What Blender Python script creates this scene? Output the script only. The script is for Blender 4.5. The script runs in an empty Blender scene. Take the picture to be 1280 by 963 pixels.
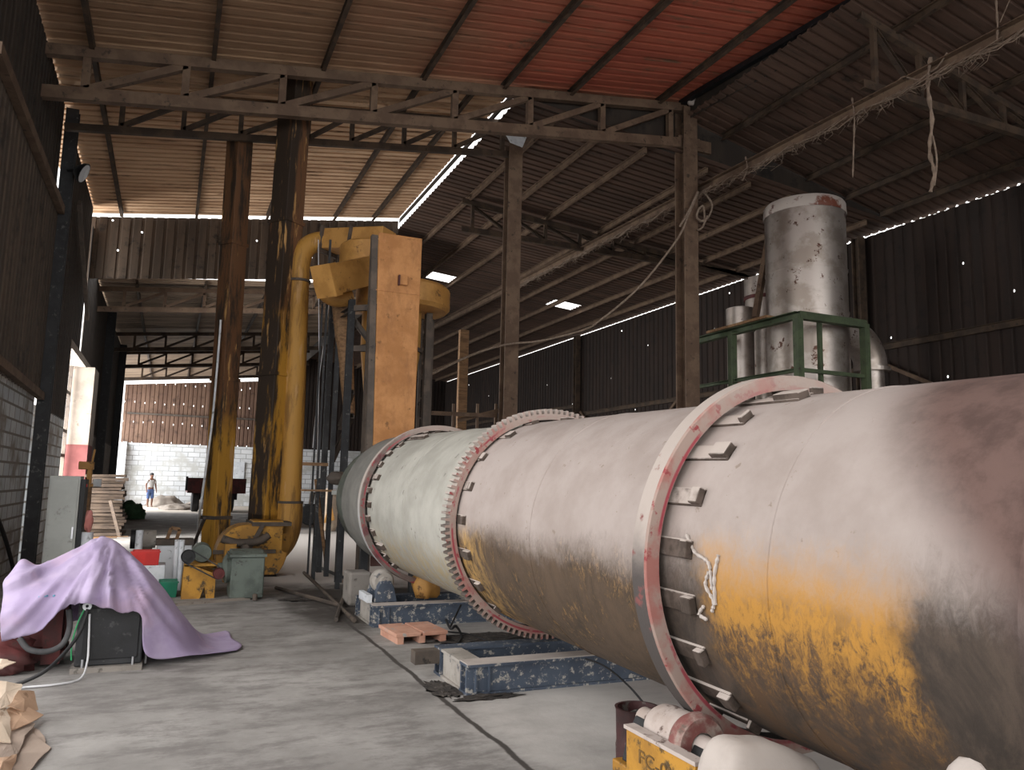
import bpy, math, random
import numpy as np
from mathutils import Vector, Matrix, Euler, noise as mnoise
random.seed(7)
C = bpy.context.scene
COL = C.collection
# ------------------------------------------------------------------ camera
F, CX, CY, EYE = 963.0, 640.0, 481.5, 1.5
_d = np.array([210. - CX, 598. - CY, F]); _Y = _d / np.linalg.norm(_d)
_n = np.cross(_Y, np.array([1210. - CX, 620. - CY, F])); _n /= np.linalg.norm(_n)
if _n[1] > 0: _n = -_n
RW = np.stack([np.cross(_Y, _n), _Y, _n])          # world = RW @ camera ray
def ray(px, py): return RW @ np.array([(px - CX) / F, (py - CY) / F, 1.0])
def PY(px, py, Y):
    r = ray(px, py); return Vector(np.array([0, 0, EYE]) + r * (Y / r[1]))
def PX(px, py, X):
    r = ray(px, py); return Vector(np.array([0, 0, EYE]) + r * (X / r[0]))
def PZ(px, py, Z=0.0):
    r = ray(px, py); return Vector(np.array([0, 0, EYE]) + r * ((Z - EYE) / r[2]))
cam = bpy.data.cameras.new('camera'); cam.sensor_width = 36; cam.lens = F / 1280 * 36
cam.clip_start = .05; cam.clip_end = 400
co = bpy.data.objects.new('camera', cam); COL.objects.link(co)
r_, u_, b_ = RW @ [1, 0, 0], RW @ [0, -1, 0], RW @ [0, 0, -1]
co.matrix_world = Matrix(((r_[0], u_[0], b_[0], 0), (r_[1], u_[1], b_[1], 0), (r_[2], u_[2], b_[2], EYE), (0, 0, 0, 1)))
C.camera = co
# ------------------------------------------------------------------ light
C.view_settings.view_transform = 'Standard'; C.view_settings.look = 'None'
C.view_settings.gamma = 1; C.view_settings.use_curve_mapping = False
C.view_settings.exposure = 0.4
w = bpy.data.worlds.new('sky'); C.world = w; w.use_nodes = True
bg = w.node_tree.nodes['Background']; bg.inputs[0].default_value = (1.0, .985, .965, 1); bg.inputs[1].default_value = 2.0
def area(name, loc, rot, sx, sy, power, col=(1, .97, .93)):
    l = bpy.data.lights.new(name, 'AREA'); l.shape = 'RECTANGLE'; l.size = sx; l.size_y = sy; l.energy = power; l.color = col
    o = bpy.data.objects.new(name, l); COL.objects.link(o); o.location = loc; o.rotation_euler = rot; return o
R90 = math.pi / 2
area('daylight_side_door', (-2.7, 5.4, 2.3), (0, -R90, 0), 3.8, 7.2, 75, (1, .96, .93))         # open side of the shed beside the camera
area('daylight_wall_door', (-4.2, 20.6, 2.3), (0, -R90, 0), 4.4, 3.6, 1500, (1, .97, .93))
area('daylight_far_bay', (-3.2, 42.5, 3.2), (0, -R90, 0), 5.6, 8.5, 650, (.95, .98, 1))
C.cycles.max_bounces = 8; C.cycles.diffuse_bounces = 5; C.cycles.transparent_max_bounces = 12
C.cycles.sample_clamp_indirect = 6
# ------------------------------------------------------------------ materials
def lin(h):
    h = h.lstrip('#'); v = [int(h[i:i + 2], 16) / 255 for i in (0, 2, 4)]
    return tuple(c / 12.92 if c <= .04045 else ((c + .055) / 1.055) ** 2.4 for c in v) + (1,)
class NT:
    def __init__(s, name):
        s.m = bpy.data.materials.new(name); s.m.use_nodes = True; s.t = s.m.node_tree; s.N = s.t.nodes; s.L = s.t.links
        s.b = s.N['Principled BSDF']
        tc = s.N.new('ShaderNodeTexCoord'); s.co = tc.outputs['Object']
    def put(s, sock, v):
        if hasattr(v, 'links') or isinstance(v, bpy.types.NodeSocket): s.L.new(v, sock)
        else: sock.default_value = v
    def math(s, op, a, b=0.0, c=None):
        n = s.N.new('ShaderNodeMath'); n.operation = op; s.put(n.inputs[0], a); s.put(n.inputs[1], b)
        if c is not None: s.put(n.inputs[2], c)
        return n.outputs[0]
    def map(s, scale=(1, 1, 1), loc=(0, 0, 0), rot=(0, 0, 0)):
        n = s.N.new('ShaderNodeMapping'); s.L.new(s.co, n.inputs[0]); n.inputs['Scale'].default_value = scale
        n.inputs['Location'].default_value = loc; n.inputs['Rotation'].default_value = rot; return n.outputs[0]
    def noise(s, scale=4, detail=6, rough=.6, stretch=(1, 1, 1), loc=(0, 0, 0), dist=0):
        n = s.N.new('ShaderNodeTexNoise'); s.L.new(s.map(stretch, loc), n.inputs['Vector'])
        n.inputs['Scale'].default_value = scale; n.inputs['Detail'].default_value = detail; n.inputs['Roughness'].default_value = rough
        n.inputs['Distortion'].default_value = dist; return n.outputs[0]
    def step(s, v, lo, hi):
        n = s.N.new('ShaderNodeMapRange'); n.interpolation_type = 'SMOOTHSTEP'; s.put(n.inputs[0], v)
        n.inputs[1].default_value = lo; n.inputs[2].default_value = hi; return n.outputs[0]
    def mix(s, f, a, b):
        n = s.N.new('ShaderNodeMix'); n.data_type = 'RGBA'; s.put(n.inputs[0], f); s.put(n.inputs[6], a); s.put(n.inputs[7], b); return n.outputs[2]
    def xyz(s):
        n = s.N.new('ShaderNodeSeparateXYZ'); s.L.new(s.co, n.inputs[0]); return n.outputs
    def bump(s, h, strength=.3, dist=.02):
        n = s.N.new('ShaderNodeBump'); n.inputs['Strength'].default_value = strength; n.inputs['Distance'].default_value = dist
        s.L.new(h, n.inputs['Height']); s.L.new(n.outputs[0], s.b.inputs['Normal'])
    def done(s, col, rough=.8, metal=0.0):
        s.put(s.b.inputs['Base Color'], col); s.put(s.b.inputs['Roughness'], rough); s.put(s.b.inputs['Metallic'], metal); return s.m
def mat(name, c1, c2=None, c3=None, scale=4, rough=.8, metal=0., bump=.25, stretch=(1, 1, 1), lo=.42, hi=.6, lo3=.58, hi3=.66, s3=None, dist=.01):
    n = NT(name); c = lin(c1)
    if c2: c = n.mix(n.step(n.noise(scale, stretch=stretch), lo, hi), c, lin(c2))
    if c3: c = n.mix(n.step(n.noise(s3 or scale * 2.3, stretch=stretch, loc=(3, 7, 1), detail=8, rough=.7), lo3, hi3), c, lin(c3))
    if bump: n.bump(n.noise(scale * 6, detail=5), bump, dist)
    return n.done(c, rough, metal)
M = {}
M['steel'] = mat('dusty_dark_steel', '#4a423c', '#5c5148', '#2c2825', scale=3)
M['truss'] = mat('brown_dusty_steel', '#5d4a3c', '#6f5b4a', '#3d3128', scale=3)
M['purlin'] = mat('dark_purlin_steel', '#3a2e25', '#4f3f31', '#281f1a', scale=3)
M['black'] = mat('black_paint', '#101114', '#18191d', '#3a3a3c', scale=5, rough=.6)
M['blacksteel'] = mat('navy_black_steel', '#222326', '#2f3033', '#5d5c5a', scale=4, rough=.6)
M['yellow'] = mat('worn_yellow_paint', '#b8862f', '#9a6e26', '#4a3a22', scale=3, rough=.6, lo3=.52, hi3=.62)
M['orange'] = mat('yellow_orange_paint', '#bd8d4c', '#a87a3e', '#6f4e2c', scale=2.5, rough=.6)
M['silver'] = mat('silver_paint_rusting', '#bdb4ae', '#a3988f', '#5b4036', scale=2.2, rough=.40, metal=.8, lo3=.60, hi3=.64, s3=4, bump=.12)
M['green'] = mat('dull_green_paint', '#46533a', '#3b4632', '#30291f', scale=4, rough=.7)
M['grey'] = mat('light_grey_enamel', '#a9aca8', '#9fa29e', '#85857f', scale=2, rough=.5, bump=.05)
M['white'] = mat('white_enamel', '#d9dde2', '#c8ccd2', '#8b8f92', scale=3, rough=.5, bump=.05)
M['red'] = mat('red_plastic', '#d8302a', '#c22823', scale=3, rough=.45, bump=.05)
M['maroon'] = mat('maroon_paint', '#5a2524', '#43201f', '#33241f', scale=4, rough=.7)
M['greenp'] = mat('green_plastic', '#14775a', '#10654c', scale=3, rough=.45, bump=.05)
M['greygreen'] = mat('grey_green_paint', '#616a63', '#4d554f', '#37352f', scale=3.5, rough=.6)
M['blue'] = mat('slate_blue_steel_dust', '#46505f', '#3a4352', '#a8a39b', scale=4, rough=.65, lo3=.535, hi3=.62, s3=16, bump=.4)
M['bluetop'] = mat('dusty_steel_top', '#a39d96', '#8d8780', '#5a5a5e', scale=4)
M['dust'] = mat('pale_clay_dust', '#b5aca6', '#a9a09a', '#968c85', scale=2.5, rough=.95, bump=.35)
M['redring'] = mat('faded_red_paint', '#b06d66', '#c08880', '#8b3d3c', scale=4, rough=.85, lo3=.55, hi3=.64, bump=.4)
M['ringdust'] = mat('dusty_tyre_steel', '#b8aca6', '#a3958d', '#5c4a44', scale=3.0, rough=.8, lo3=.56, hi3=.64)
def bracket_mat():
    n = NT('bracket_dust_and_shade'); g = n.N.new('ShaderNodeNewGeometry'); sp = n.N.new('ShaderNodeSeparateXYZ'); n.L.new(g.outputs['Normal'], sp.inputs[0])
    e = n.math('ADD', sp.outputs[2], n.math('MULTIPLY', n.math('SUBTRACT', n.noise(14, detail=6), .5), .8))
    c = n.mix(n.step(e, .1, .45), n.mix(n.step(n.noise(9), .4, .6), lin('#5a4e47'), lin('#40362f')), lin('#b0a59e'))  # dust on upward faces; lower faces darkened to paint in their shade
    n.bump(n.noise(25), .4, .01); return n.done(c, .9)
M['bracket'] = bracket_mat()
M['wood'] = mat('weathered_wood', '#8b6b4c', '#6f543b', '#a88a66', scale=4, stretch=(1, 6, 6))
M['board'] = mat('stacked_board', '#4a3c30', '#3a2e25', '#261e17', scale=5, stretch=(1, 1, 4))
M['card'] = mat('brown_cardboard', '#c3a287', '#b3937a', '#9a7c64', scale=3, rough=.95, bump=.1)
M['card2'] = mat('pale_cardboard', '#cdbba8', '#bfae9b', '#a08a76', scale=3, rough=.95, bump=.1)
M['card3'] = mat('grey_cardboard', '#9d8c7f', '#8d7d71', '#7a6b60', scale=3, rough=.95, bump=.1)
M['cob'] = mat('dusty_cobweb', '#75665a', '#8a7a6c', scale=9, rough=1, bump=0)
M['rope'] = mat('dusty_rope', '#8f8072', '#7c6d60', scale=20, rough=1, bump=.2)
M['hosegrey'] = mat('grey_hose_rubber', '#4a4a4c', '#3c3c3e', scale=5, rough=.7, bump=.1)
M['flange'] = mat('dusty_red_flange', '#7a4a46', '#a3948b', '#6b5a52', scale=5, lo=.4, hi=.55)
M['oildrum'] = mat('dark_oily_drum', '#3d1c1d', '#2b1717', '#55504c', scale=5, rough=.6)
M['rubber'] = mat('black_rubber', '#1b1b1d', '#262628', scale=5, rough=.7, bump=.1)
M['cablew'] = mat('white_cable', '#cfd0d4', scale=1, rough=.5, bump=0)
M['cableg'] = mat('green_wire', '#2e8f5a', scale=1, rough=.5, bump=0)
M['chrome'] = mat('bright_metal', '#c9cbd0', scale=1, rough=.3, metal=.8, bump=0)
M['brick'] = mat('salmon_painted_wood', '#c99b86', '#bb8a75', '#a3a09c', scale=5, rough=.9)
M['concrete'] = mat('rough_concrete', '#8d8781', '#7b756f', '#5f5a55', scale=3, rough=.95)
M['plaster'] = mat('pale_plaster', '#8f867d', '#837970', '#6d6359', scale=2, rough=.95)
M['plasterred'] = mat('red_painted_plaster', '#71403f', '#663837', scale=2, rough=.9)
M['skin'] = mat('brown_skin', '#6f4a38', scale=2, rough=.6, bump=0)
M['shirt'] = mat('pale_shirt', '#b9b6b4', '#a9a6a4', scale=5, rough=.9)
M['jeans'] = mat('blue_trousers', '#4a5f8c', '#3e517a', scale=5, rough=.9)
M['leaf'] = mat('green_tarp', '#27402a', '#35553a', scale=4, rough=.8, bump=.5)
M['debris'] = mat('dark_spilt_dirt', '#3d3733', '#2c2826', '#6f6862', scale=9, rough=1, bump=.6)
def duct_mat(name, split, top='#6b4a30', soot='#33281f', yel='#b3842f'):
    n = NT(name); x = n.xyz()
    h = n.math('ADD', x[2], n.math('MULTIPLY', n.math('SUBTRACT', n.noise(1.3), .5), 1.6))
    base = n.mix(n.step(h, split - .5, split + .5), lin(yel), lin(top))
    st = n.noise(2.2, stretch=(2.2, 2.2, .35), detail=8, rough=.7)
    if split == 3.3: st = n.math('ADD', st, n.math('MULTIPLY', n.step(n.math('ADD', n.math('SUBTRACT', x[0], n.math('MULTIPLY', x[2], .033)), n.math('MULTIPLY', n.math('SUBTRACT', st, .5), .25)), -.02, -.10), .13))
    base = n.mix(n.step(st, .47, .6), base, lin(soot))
    base = n.mix(n.step(n.noise(4, stretch=(2, 2, .3), loc=(5, 2, 9)), .6, .68), base, lin('#b9905a'))
    n.bump(n.noise(14), .25, .01); return n.done(base, .65)
M['duct'] = duct_mat('rust_brown_yellow_duct', 2.6)
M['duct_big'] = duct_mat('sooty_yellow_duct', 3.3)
M['pipe'] = duct_mat('yellow_round_pipe', 9, yel='#b3853c', soot='#86622f')
def tower_mat():
    n = NT('ochre_tower_panel'); x = n.xyz()
    c = n.mix(n.step(n.noise(1.6, detail=9, rough=.7), .4, .62), lin('#b98350'), lin('#a06c3c'))
    c = n.mix(n.math('MULTIPLY', n.step(n.noise(6, detail=9, rough=.75, stretch=(1, 1, .4)), .48, .66), .6), c, lin('#8a5d38'))
    z = n.math('ADD', x[2], n.math('MULTIPLY', n.math('SUBTRACT', n.noise(2.0), .5), .9))
    c = n.mix(n.step(z, 2.0, .7), c, lin('#6b4a44'))
    c = n.mix(n.step(n.noise(9, detail=8), .62, .7), c, lin('#7d5630'))
    n.bump(n.noise(10), .2, .01); return n.done(c, .7)
M['tower'] = tower_mat()
def brick_mat(name, axis, c1, c2, mortar, dust, z0=0, bw=.42, bh=.21):
    n = NT(name); x = n.xyz(); cb = n.N.new('ShaderNodeCombineXYZ')
    n.L.new(x[axis], cb.inputs[0]); n.L.new(x[2], cb.inputs[1])
    b = n.N.new('ShaderNodeTexBrick'); n.L.new(cb.outputs[0], b.inputs['Vector'])
    b.inputs['Scale'].default_value = 1; b.inputs['Brick Width'].default_value = bw; b.inputs['Row Height'].default_value = bh
    b.inputs['Mortar Size'].default_value = .022; b.inputs['Mortar Smooth'].default_value = .4
    b.inputs['Color1'].default_value = lin(c1); b.inputs['Color2'].default_value = lin(c2); b.inputs['Mortar'].default_value = lin(mortar)
    c = n.mix(n.step(n.noise(1.4, detail=8), .45, .66), b.outputs[0], lin(dust))
    n.bump(b.outputs['Fac'], -.6, .02); return n.done(c, .95)
M['blockL'] = brick_mat('grey_block_wall', 1, '#b4babf', '#c6cacc', '#79746e', '#857d75')
M['blockF'] = brick_mat('white_block_wall', 0, '#cfd2d6', '#dfe1e4', '#9b9d9f', '#b9b9b6', bw=.62, bh=.27)
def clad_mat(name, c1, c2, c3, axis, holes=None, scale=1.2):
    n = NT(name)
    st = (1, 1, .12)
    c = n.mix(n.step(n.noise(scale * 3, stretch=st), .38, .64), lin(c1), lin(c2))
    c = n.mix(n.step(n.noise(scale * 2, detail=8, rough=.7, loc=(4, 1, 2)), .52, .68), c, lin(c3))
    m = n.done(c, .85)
    if holes:
        x = n.xyz(); cb = n.N.new('ShaderNodeCombineXYZ'); n.L.new(x[axis], cb.inputs[0]); n.L.new(x[2], cb.inputs[1])
        mp = n.N.new('ShaderNodeMapping'); n.L.new(cb.outputs[0], mp.inputs[0]); mp.inputs['Scale'].default_value = (holes[0], holes[1], 1)
        v = n.N.new('ShaderNodeTexVoronoi'); v.voronoi_dimensions = '2D'; v.inputs['Scale'].default_value = 1; v.inputs['Randomness'].default_value = holes[3]
        n.L.new(mp.outputs[0], v.inputs['Vector'])
        far = n.math('GREATER_THAN', v.outputs['Distance'], holes[2]); n.L.new(far, n.b.inputs['Alpha'])
    return m
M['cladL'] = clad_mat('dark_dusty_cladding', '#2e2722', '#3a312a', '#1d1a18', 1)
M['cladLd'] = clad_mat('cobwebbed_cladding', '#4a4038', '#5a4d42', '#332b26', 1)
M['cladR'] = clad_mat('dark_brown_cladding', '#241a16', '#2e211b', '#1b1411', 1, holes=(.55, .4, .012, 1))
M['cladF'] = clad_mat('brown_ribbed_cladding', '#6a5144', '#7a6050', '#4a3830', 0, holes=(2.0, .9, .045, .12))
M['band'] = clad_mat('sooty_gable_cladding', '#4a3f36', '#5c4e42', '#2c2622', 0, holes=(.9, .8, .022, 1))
def roof_mat(name, red=True, base=('#cfae8e', '#b49172', '#6a5240')):
    n = NT(name); x = n.xyz()
    st = (.16, 1.6, 1)
    tan = n.mix(n.step(n.noise(1.5, stretch=st, detail=7), .36, .64), lin(base[0]), lin(base[1]))
    if red:
        f = n.step(n.math('ADD', x[0], n.math('MULTIPLY', n.math('SUBTRACT', n.noise(.5, stretch=(1, 1.6, 1)), .5), 4)), 1.2, 7.0)
        rd = n.mix(n.step(n.noise(1.4, stretch=st, loc=(3, 1, 0)), .4, .62), lin('#bd6a50'), lin('#9c503f'))
        f = n.math('MULTIPLY', f, n.step(x[1], 13.6, 12.6)); tan = n.mix(f, tan, rd)
    if red: tan = n.mix(n.math('MULTIPLY', n.step(n.math('ADD', x[1], n.noise(.8)), 13.7, 12.9), .72), tan, n.mix(f, lin('#735640'), lin('#a45542')))
    c = n.mix(n.step(n.noise(3.4, stretch=(.22, 2.4, 1), loc=(7, 7, 0), detail=8, rough=.7), .54, .7), tan, lin(base[2]))
    c = n.mix(n.step(n.noise(1.1, loc=(1, 8, 0), detail=8, rough=.7), .6, .72), c, lin(base[2]))
    return n.done(c, .8)
M['roofA'] = roof_mat('tan_and_red_roof_sheet')
M['roofB'] = roof_mat('brown_roof_sheet', False, ('#574237', '#46352c', '#2e241d'))
M['roofF'] = roof_mat('sooty_roof_sheet', False, ('#9a8672', '#7d6a58', '#4a3f35'))
def floor_mat():
    n = NT('dusty_concrete_floor'); x = n.xyz()
    a = n.noise(.9, detail=9, rough=.65); b = n.noise(2.2, detail=10, rough=.72, stretch=(.7, 1.6, 1)); d = n.noise(.35, detail=6, loc=(5, 3, 0))
    c = n.mix(n.step(a, .36, .66), lin('#817e7b'), lin('#9e9b98'))
    c = n.mix(n.math('MULTIPLY', n.step(n.math('ADD', n.math('MULTIPLY', b, .65), n.math('MULTIPLY', n.noise(7, detail=9, rough=.75, stretch=(.8, 1.3, 1), loc=(9, 2, 0)), .35)), .45, .60), .8), c, lin('#6a6664'))
    # pale dust on the drum's side of the joint
    side = n.step(n.math('ADD', x[0], n.math('MULTIPLY', n.math('SUBTRACT', a, .5), .8)), 1.7, 2.2)
    c = n.mix(n.math('MULTIPLY', side, n.step(d, .25, .6)), c, lin('#c6c1bd'))
    lit_patch = n.math('MULTIPLY', n.step(x[0], 1.3, 1.7), n.math('MULTIPLY', n.step(x[1], 11.6, 12.2), n.step(x[1], 26, 24)))  # pale patch paints daylight from the doorway onto the floor
    c = n.mix(lit_patch, c, lin('#cbc6c2'))
    # black dirt round the far roller base and along the drive
    dx = n.math('SUBTRACT', x[0], 2.6); dy = n.math('MULTIPLY', n.math('SUBTRACT', x[1], 9.9), .75)
    rr = n.math('SQRT', n.math('ADD', n.math('MULTIPLY', dx, dx), n.math('MULTIPLY', dy, dy)))
    rr = n.math('ADD', rr, n.math('MULTIPLY', n.math('SUBTRACT', a, .5), 2.2))
    c = n.mix(n.step(rr, 1.55, .9), c, lin('#453f3b'))
    # darker grey further back, then paler towards the far wall
    far = n.math('ADD', x[1], n.math('MULTIPLY', n.math('SUBTRACT', d, .5), 10))
    c = n.mix(n.math('MULTIPLY', n.step(far, 22, 26), n.math('MULTIPLY', n.step(far, 38, 35), n.step(b, .3, .55))), c, lin('#5d5957'))
    c = n.mix(n.step(far, 36, 39), c, lin('#c2b8ac'))
    # construction joint
    j = n.math('ABSOLUTE', n.math('SUBTRACT', x[0], n.math('ADD', 1.88, n.math('MULTIPLY', n.math('SUBTRACT', n.noise(1.5, loc=(2, 2, 2)), .5), .10))))
    c = n.mix(n.math('MULTIPLY', n.step(j, .028, .012), n.step(x[1], 10.5, 9)), c, lin('#3f3a37'))
    n.bump(n.noise(9, detail=8), .3, .012); return n.done(c, .9)
M['floor'] = floor_mat()
# ------------------------------------------------------------------ mesh builder
class MB:
    def __init__(s): s.v = []; s.f = []
    def add(s, vs, fs):
        o = len(s.v); s.v += [tuple(v) for v in vs]; s.f += [tuple(i + o for i in f) for f in fs]; return s
    def box(s, c, d, rz=0, rot=None):
        x, y, z = [q / 2 for q in d]; R = (Euler(rot) if rot else Euler((0, 0, rz))).to_matrix(); c = Vector(c)
        vs = [c + R @ Vector((a * x, b * y, e * z)) for a in (-1, 1) for b in (-1, 1) for e in (-1, 1)]
        return s.add(vs, [(0, 1, 3, 2), (4, 6, 7, 5), (0, 4, 5, 1), (2, 3, 7, 6), (0, 2, 6, 4), (1, 5, 7, 3)])
    def bb(s, a, b): return s.box([(p + q) / 2 for p, q in zip(a, b)], [abs(q - p) for p, q in zip(a, b)])
    def beam(s, p, q, wd, ht, up=(0, 0, 1)):
        p, q = Vector(p), Vector(q); d = (q - p).normalized(); u = Vector(up)
        if abs(d.dot(u)) > .98: u = Vector((0, 1, 0))
        sd = d.cross(u).normalized(); u = sd.cross(d)
        vs = [e + sd * a * wd / 2 + u * b * ht / 2 for e in (p, q) for a, b in ((-1, -1), (1, -1), (1, 1), (-1, 1))]
        return s.add(vs, [(0, 3, 2, 1), (4, 5, 6, 7), (0, 1, 5, 4), (1, 2, 6, 5), (2, 3, 7, 6), (3, 0, 4, 7)])
    def angle(s, p, q, wd, ht, t=.012, up=(0, 0, 1)):      # an L / channel section
        p, q = Vector(p), Vector(q); d = (q - p).normalized(); u = Vector(up)
        if abs(d.dot(u)) > .98: u = Vector((0, 1, 0))
        sd = d.cross(u).normalized(); u = sd.cross(d)
        s.beam(p - u * (ht - t) / 2, q - u * (ht - t) / 2, wd, t, u); s.beam(p + u * (ht - t) / 2, q + u * (ht - t) / 2, wd, t, u)
        o = sd * (wd / 2 - t / 2); s.beam(p + o, q + o, t, ht - 2 * t, u); return s
    def tube(s, pts, r, n=10, cap=True):
        pts = [Vector(p) for p in pts]; rs = r if isinstance(r, (list, tuple)) else [r] * len(pts); k = len(pts); vs = []; u = None
        for i in range(k):
            d = (pts[min(i + 1, k - 1)] - pts[max(i - 1, 0)]).normalized()
            if u is None: u = d.orthogonal().normalized()
            u = (u - d * u.dot(d)).normalized(); v = d.cross(u)
            vs += [pts[i] + (u * math.cos(2 * math.pi * j / n) + v * math.sin(2 * math.pi * j / n)) * rs[i] for j in range(n)]
        fs = [(i * n + j, i * n + (j + 1) % n, (i + 1) * n + (j + 1) % n, (i + 1) * n + j) for i in range(k - 1) for j in range(n)]
        if cap: fs += [tuple(range(n))[::-1], tuple((k - 1) * n + j for j in range(n))]
        return s.add(vs, fs)
    def lathe(s, prof, c=(0, 0, 0), axis='z', n=48, closed=False, a0=0, a1=2 * math.pi):
        c = Vector(c); full = abs(a1 - a0 - 2 * math.pi) < 1e-6; cnt = n if full else n + 1; vs = []
        for i in range(cnt):
            a = a0 + (a1 - a0) * i / n; ca, sa = math.cos(a), math.sin(a)
            for r, h in prof:
                vs.append(c + Vector({'z': (r * ca, r * sa, h), 'y': (r * ca, h, r * sa), 'x': (h, r * ca, r * sa)}[axis]))
        k = len(prof); fs = []
        for i in range(n):
            a, b = i * k, ((i + 1) % cnt) * k
            for j in range(k if closed else k - 1):
                j2 = (j + 1) % k; fs.append((a + j, b + j, b + j2, a + j2))
        return s.add(vs, fs)
    def cyl(s, p, q, r, r2=None, n=24):
        return s.tube([p, q], [r, r if r2 is None else r2], n)
    def prism(s, poly, a, b, axis='y'):                       # polygon in the two other axes, extruded along axis
        k = len(poly)
        def pt(u, v, t): return {'y': (u, t, v), 'x': (t, u, v), 'z': (u, v, t)}[axis]
        return s.add([pt(u, v, a) for u, v in poly] + [pt(u, v, b) for u, v in poly],
                     [tuple(range(k))[::-1], tuple(range(k, 2 * k))] + [(i, (i + 1) % k, k + (i + 1) % k, k + i) for i in range(k)])
    def grid(s, rows):
        m, k = len(rows), len(rows[0])
        return s.add([p for r in rows for p in r], [(i * k + j, i * k + j + 1, (i + 1) * k + j + 1, (i + 1) * k + j) for i in range(m - 1) for j in range(k - 1)])
    def blob(s, c, r, seed=0, amp=.15, fr=1.5, n=14, flat=None):
        c = Vector(c); r = Vector(r if isinstance(r, (tuple, list)) else (r, r, r)); vs = []
        for i in range(n + 1):
            t = math.pi * i / n
            for j in range(2 * n):
                a = math.pi * j / n; d = Vector((math.sin(t) * math.cos(a), math.sin(t) * math.sin(a), math.cos(t)))
                k = 1 + amp * mnoise.noise(d * fr + Vector((seed, seed * 2, 1)))
                p = c + Vector((d.x * r.x * k, d.y * r.y * k, d.z * r.z * k))
                if flat is not None: p.z = max(p.z, flat)
                vs.append(p)
        m = 2 * n
        return s.add(vs, [(i * m + j, (i + 1) * m + j, (i + 1) * m + (j + 1) % m, i * m + (j + 1) % m) for i in range(n) for j in range(m)])
    def build(s, name, m, parent=None, origin=None, smooth=False, bevel=0, local=False, solid=0, sub=0):
        me = bpy.data.meshes.new(name); o = bpy.data.objects.new(name, me)
        off = Vector((0, 0, 0))
        if parent is not None:
            o.parent = parent
            if not local:
                q = parent
                while q is not None: off = off + Vector(q.location); q = q.parent
        elif origin is not None: off = Vector(origin); o.location = off
        elif origin is None and s.v:
            a = np.array(s.v); off = Vector(((a[:, 0].min() + a[:, 0].max()) / 2, (a[:, 1].min() + a[:, 1].max()) / 2, a[:, 2].min())); o.location = off
        me.from_pydata([Vector(v) - off for v in s.v], [], s.f); me.update()
        import bmesh
        b = bmesh.new(); b.from_mesh(me); bmesh.ops.recalc_face_normals(b, faces=b.faces); b.to_mesh(me); b.free()
        me.materials.append(M[m] if isinstance(m, str) else m); COL.objects.link(o)
        if smooth:
            for p in me.polygons: p.use_smooth = True
            if smooth == 'auto':
                me.set_sharp_from_angle(angle=math.radians(35))
        if solid: q = o.modifiers.new('s', 'SOLIDIFY'); q.thickness = solid; q.offset = 0
        if bevel: q = o.modifiers.new('b', 'BEVEL'); q.width = bevel; q.segments = 2; q.limit_method = 'ANGLE'
        if sub: q = o.modifiers.new('u', 'SUBSURF'); q.levels = q.render_levels = sub
        return o
def tag(o, label, cat, group=None, kind=None):
    if label: o['label'] = label
    if cat: o['category'] = cat
    if group: o['group'] = group
    if kind: o['kind'] = kind
    return o
def thing(name, label, cat, loc, rz=0, group=None, rot=None):
    o = bpy.data.objects.new(name, None); COL.objects.link(o); o.empty_display_size = .1; o.location = loc
    o.rotation_euler = rot if rot else (0, 0, rz); return tag(o, label, cat, group)
def struct(mb, name, m, label=None, **k):
    o = mb.build(name, m, origin=(0, 0, 0), **k); o['kind'] = 'structure'
    if label: o['label'] = label; o['category'] = name.split('_')[0]
    return o
def copy_tree(o, parent=None):
    c = o.copy(); COL.objects.link(c); c.parent = parent
    for ch in [q for q in bpy.data.objects if q.parent == o]: copy_tree(ch, c)
    return c
ORD = ['first', 'second', 'third', 'fourth', 'fifth', 'sixth', 'seventh', 'eighth', 'ninth', 'tenth', 'eleventh', 'twelfth']
def crom(ps, n=8):
    ps = [Vector(p) for p in ps]; out = []
    for i in range(len(ps) - 1):
        a, b, c, d = ps[max(i - 1, 0)], ps[i], ps[i + 1], ps[min(i + 2, len(ps) - 1)]
        for k in range(n):
            t = k / n; out.append(.5 * ((2 * b) + (c - a) * t + (2 * a - 5 * b + 4 * c - d) * t * t + (3 * b - a - 3 * c + d) * t ** 3))
    return out + [ps[-1]]
# ================================================================== SETTING
zA = lambda x: 8.40 + .148 * x          # main roof, rising to the right
zB = lambda x: 9.02 - .088 * (x - 5.65)  # lower roof on the drum's side
zF = lambda x: 7.12 + .10 * x            # far hall
YR = 21.45
# floor and the ground outside
fl = MB().bb((-60, -30, -.3), (60, 110, 0)); struct(fl, 'floor', 'floor')
def corrug(mb, P, us, vs_ends, pitch, depth, axis):
    """P(u,v,d) -> point; profile runs along u, sheet spans v0..v1"""
    u0, u1 = us; u = u0; prof = []
    while u < u1:
        for fr, dd in ((0, 0), (.62, 0), (.70, 1), (.92, 1)): prof.append((u + fr * pitch, dd * depth))
        u += pitch
    prof = [(min(a, u1), d) for a, d in prof] + [(u1, 0)]
    mb.grid([[P(a, v, d) for a, d in prof] for v in vs_ends]); return mb
def edgeA(y): return 9.62 + max(0, 12.6 - y) * .15
def PA(a, v, d):
    x = -2.6 if v == 0 else edgeA(a); return (x, a, zA(x) + d)
struct(corrug(MB(), PA, (-4.5, 13.05), (0, 1), .235, .05, 'y'), 'ceiling', 'roofA', solid=.006)
struct(corrug(MB(), lambda a, v, d: (v, a, zA(v) + d), (13.05, YR - .06), (-2.6, 5.66), .235, .05, 'y'), 'ceiling', 'roofA', solid=.006)
HOLES = [(25.0, 25.85, [(7.9, 8.8), (12.7, 13.8)])]      # missing sheets that let daylight in
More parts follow.
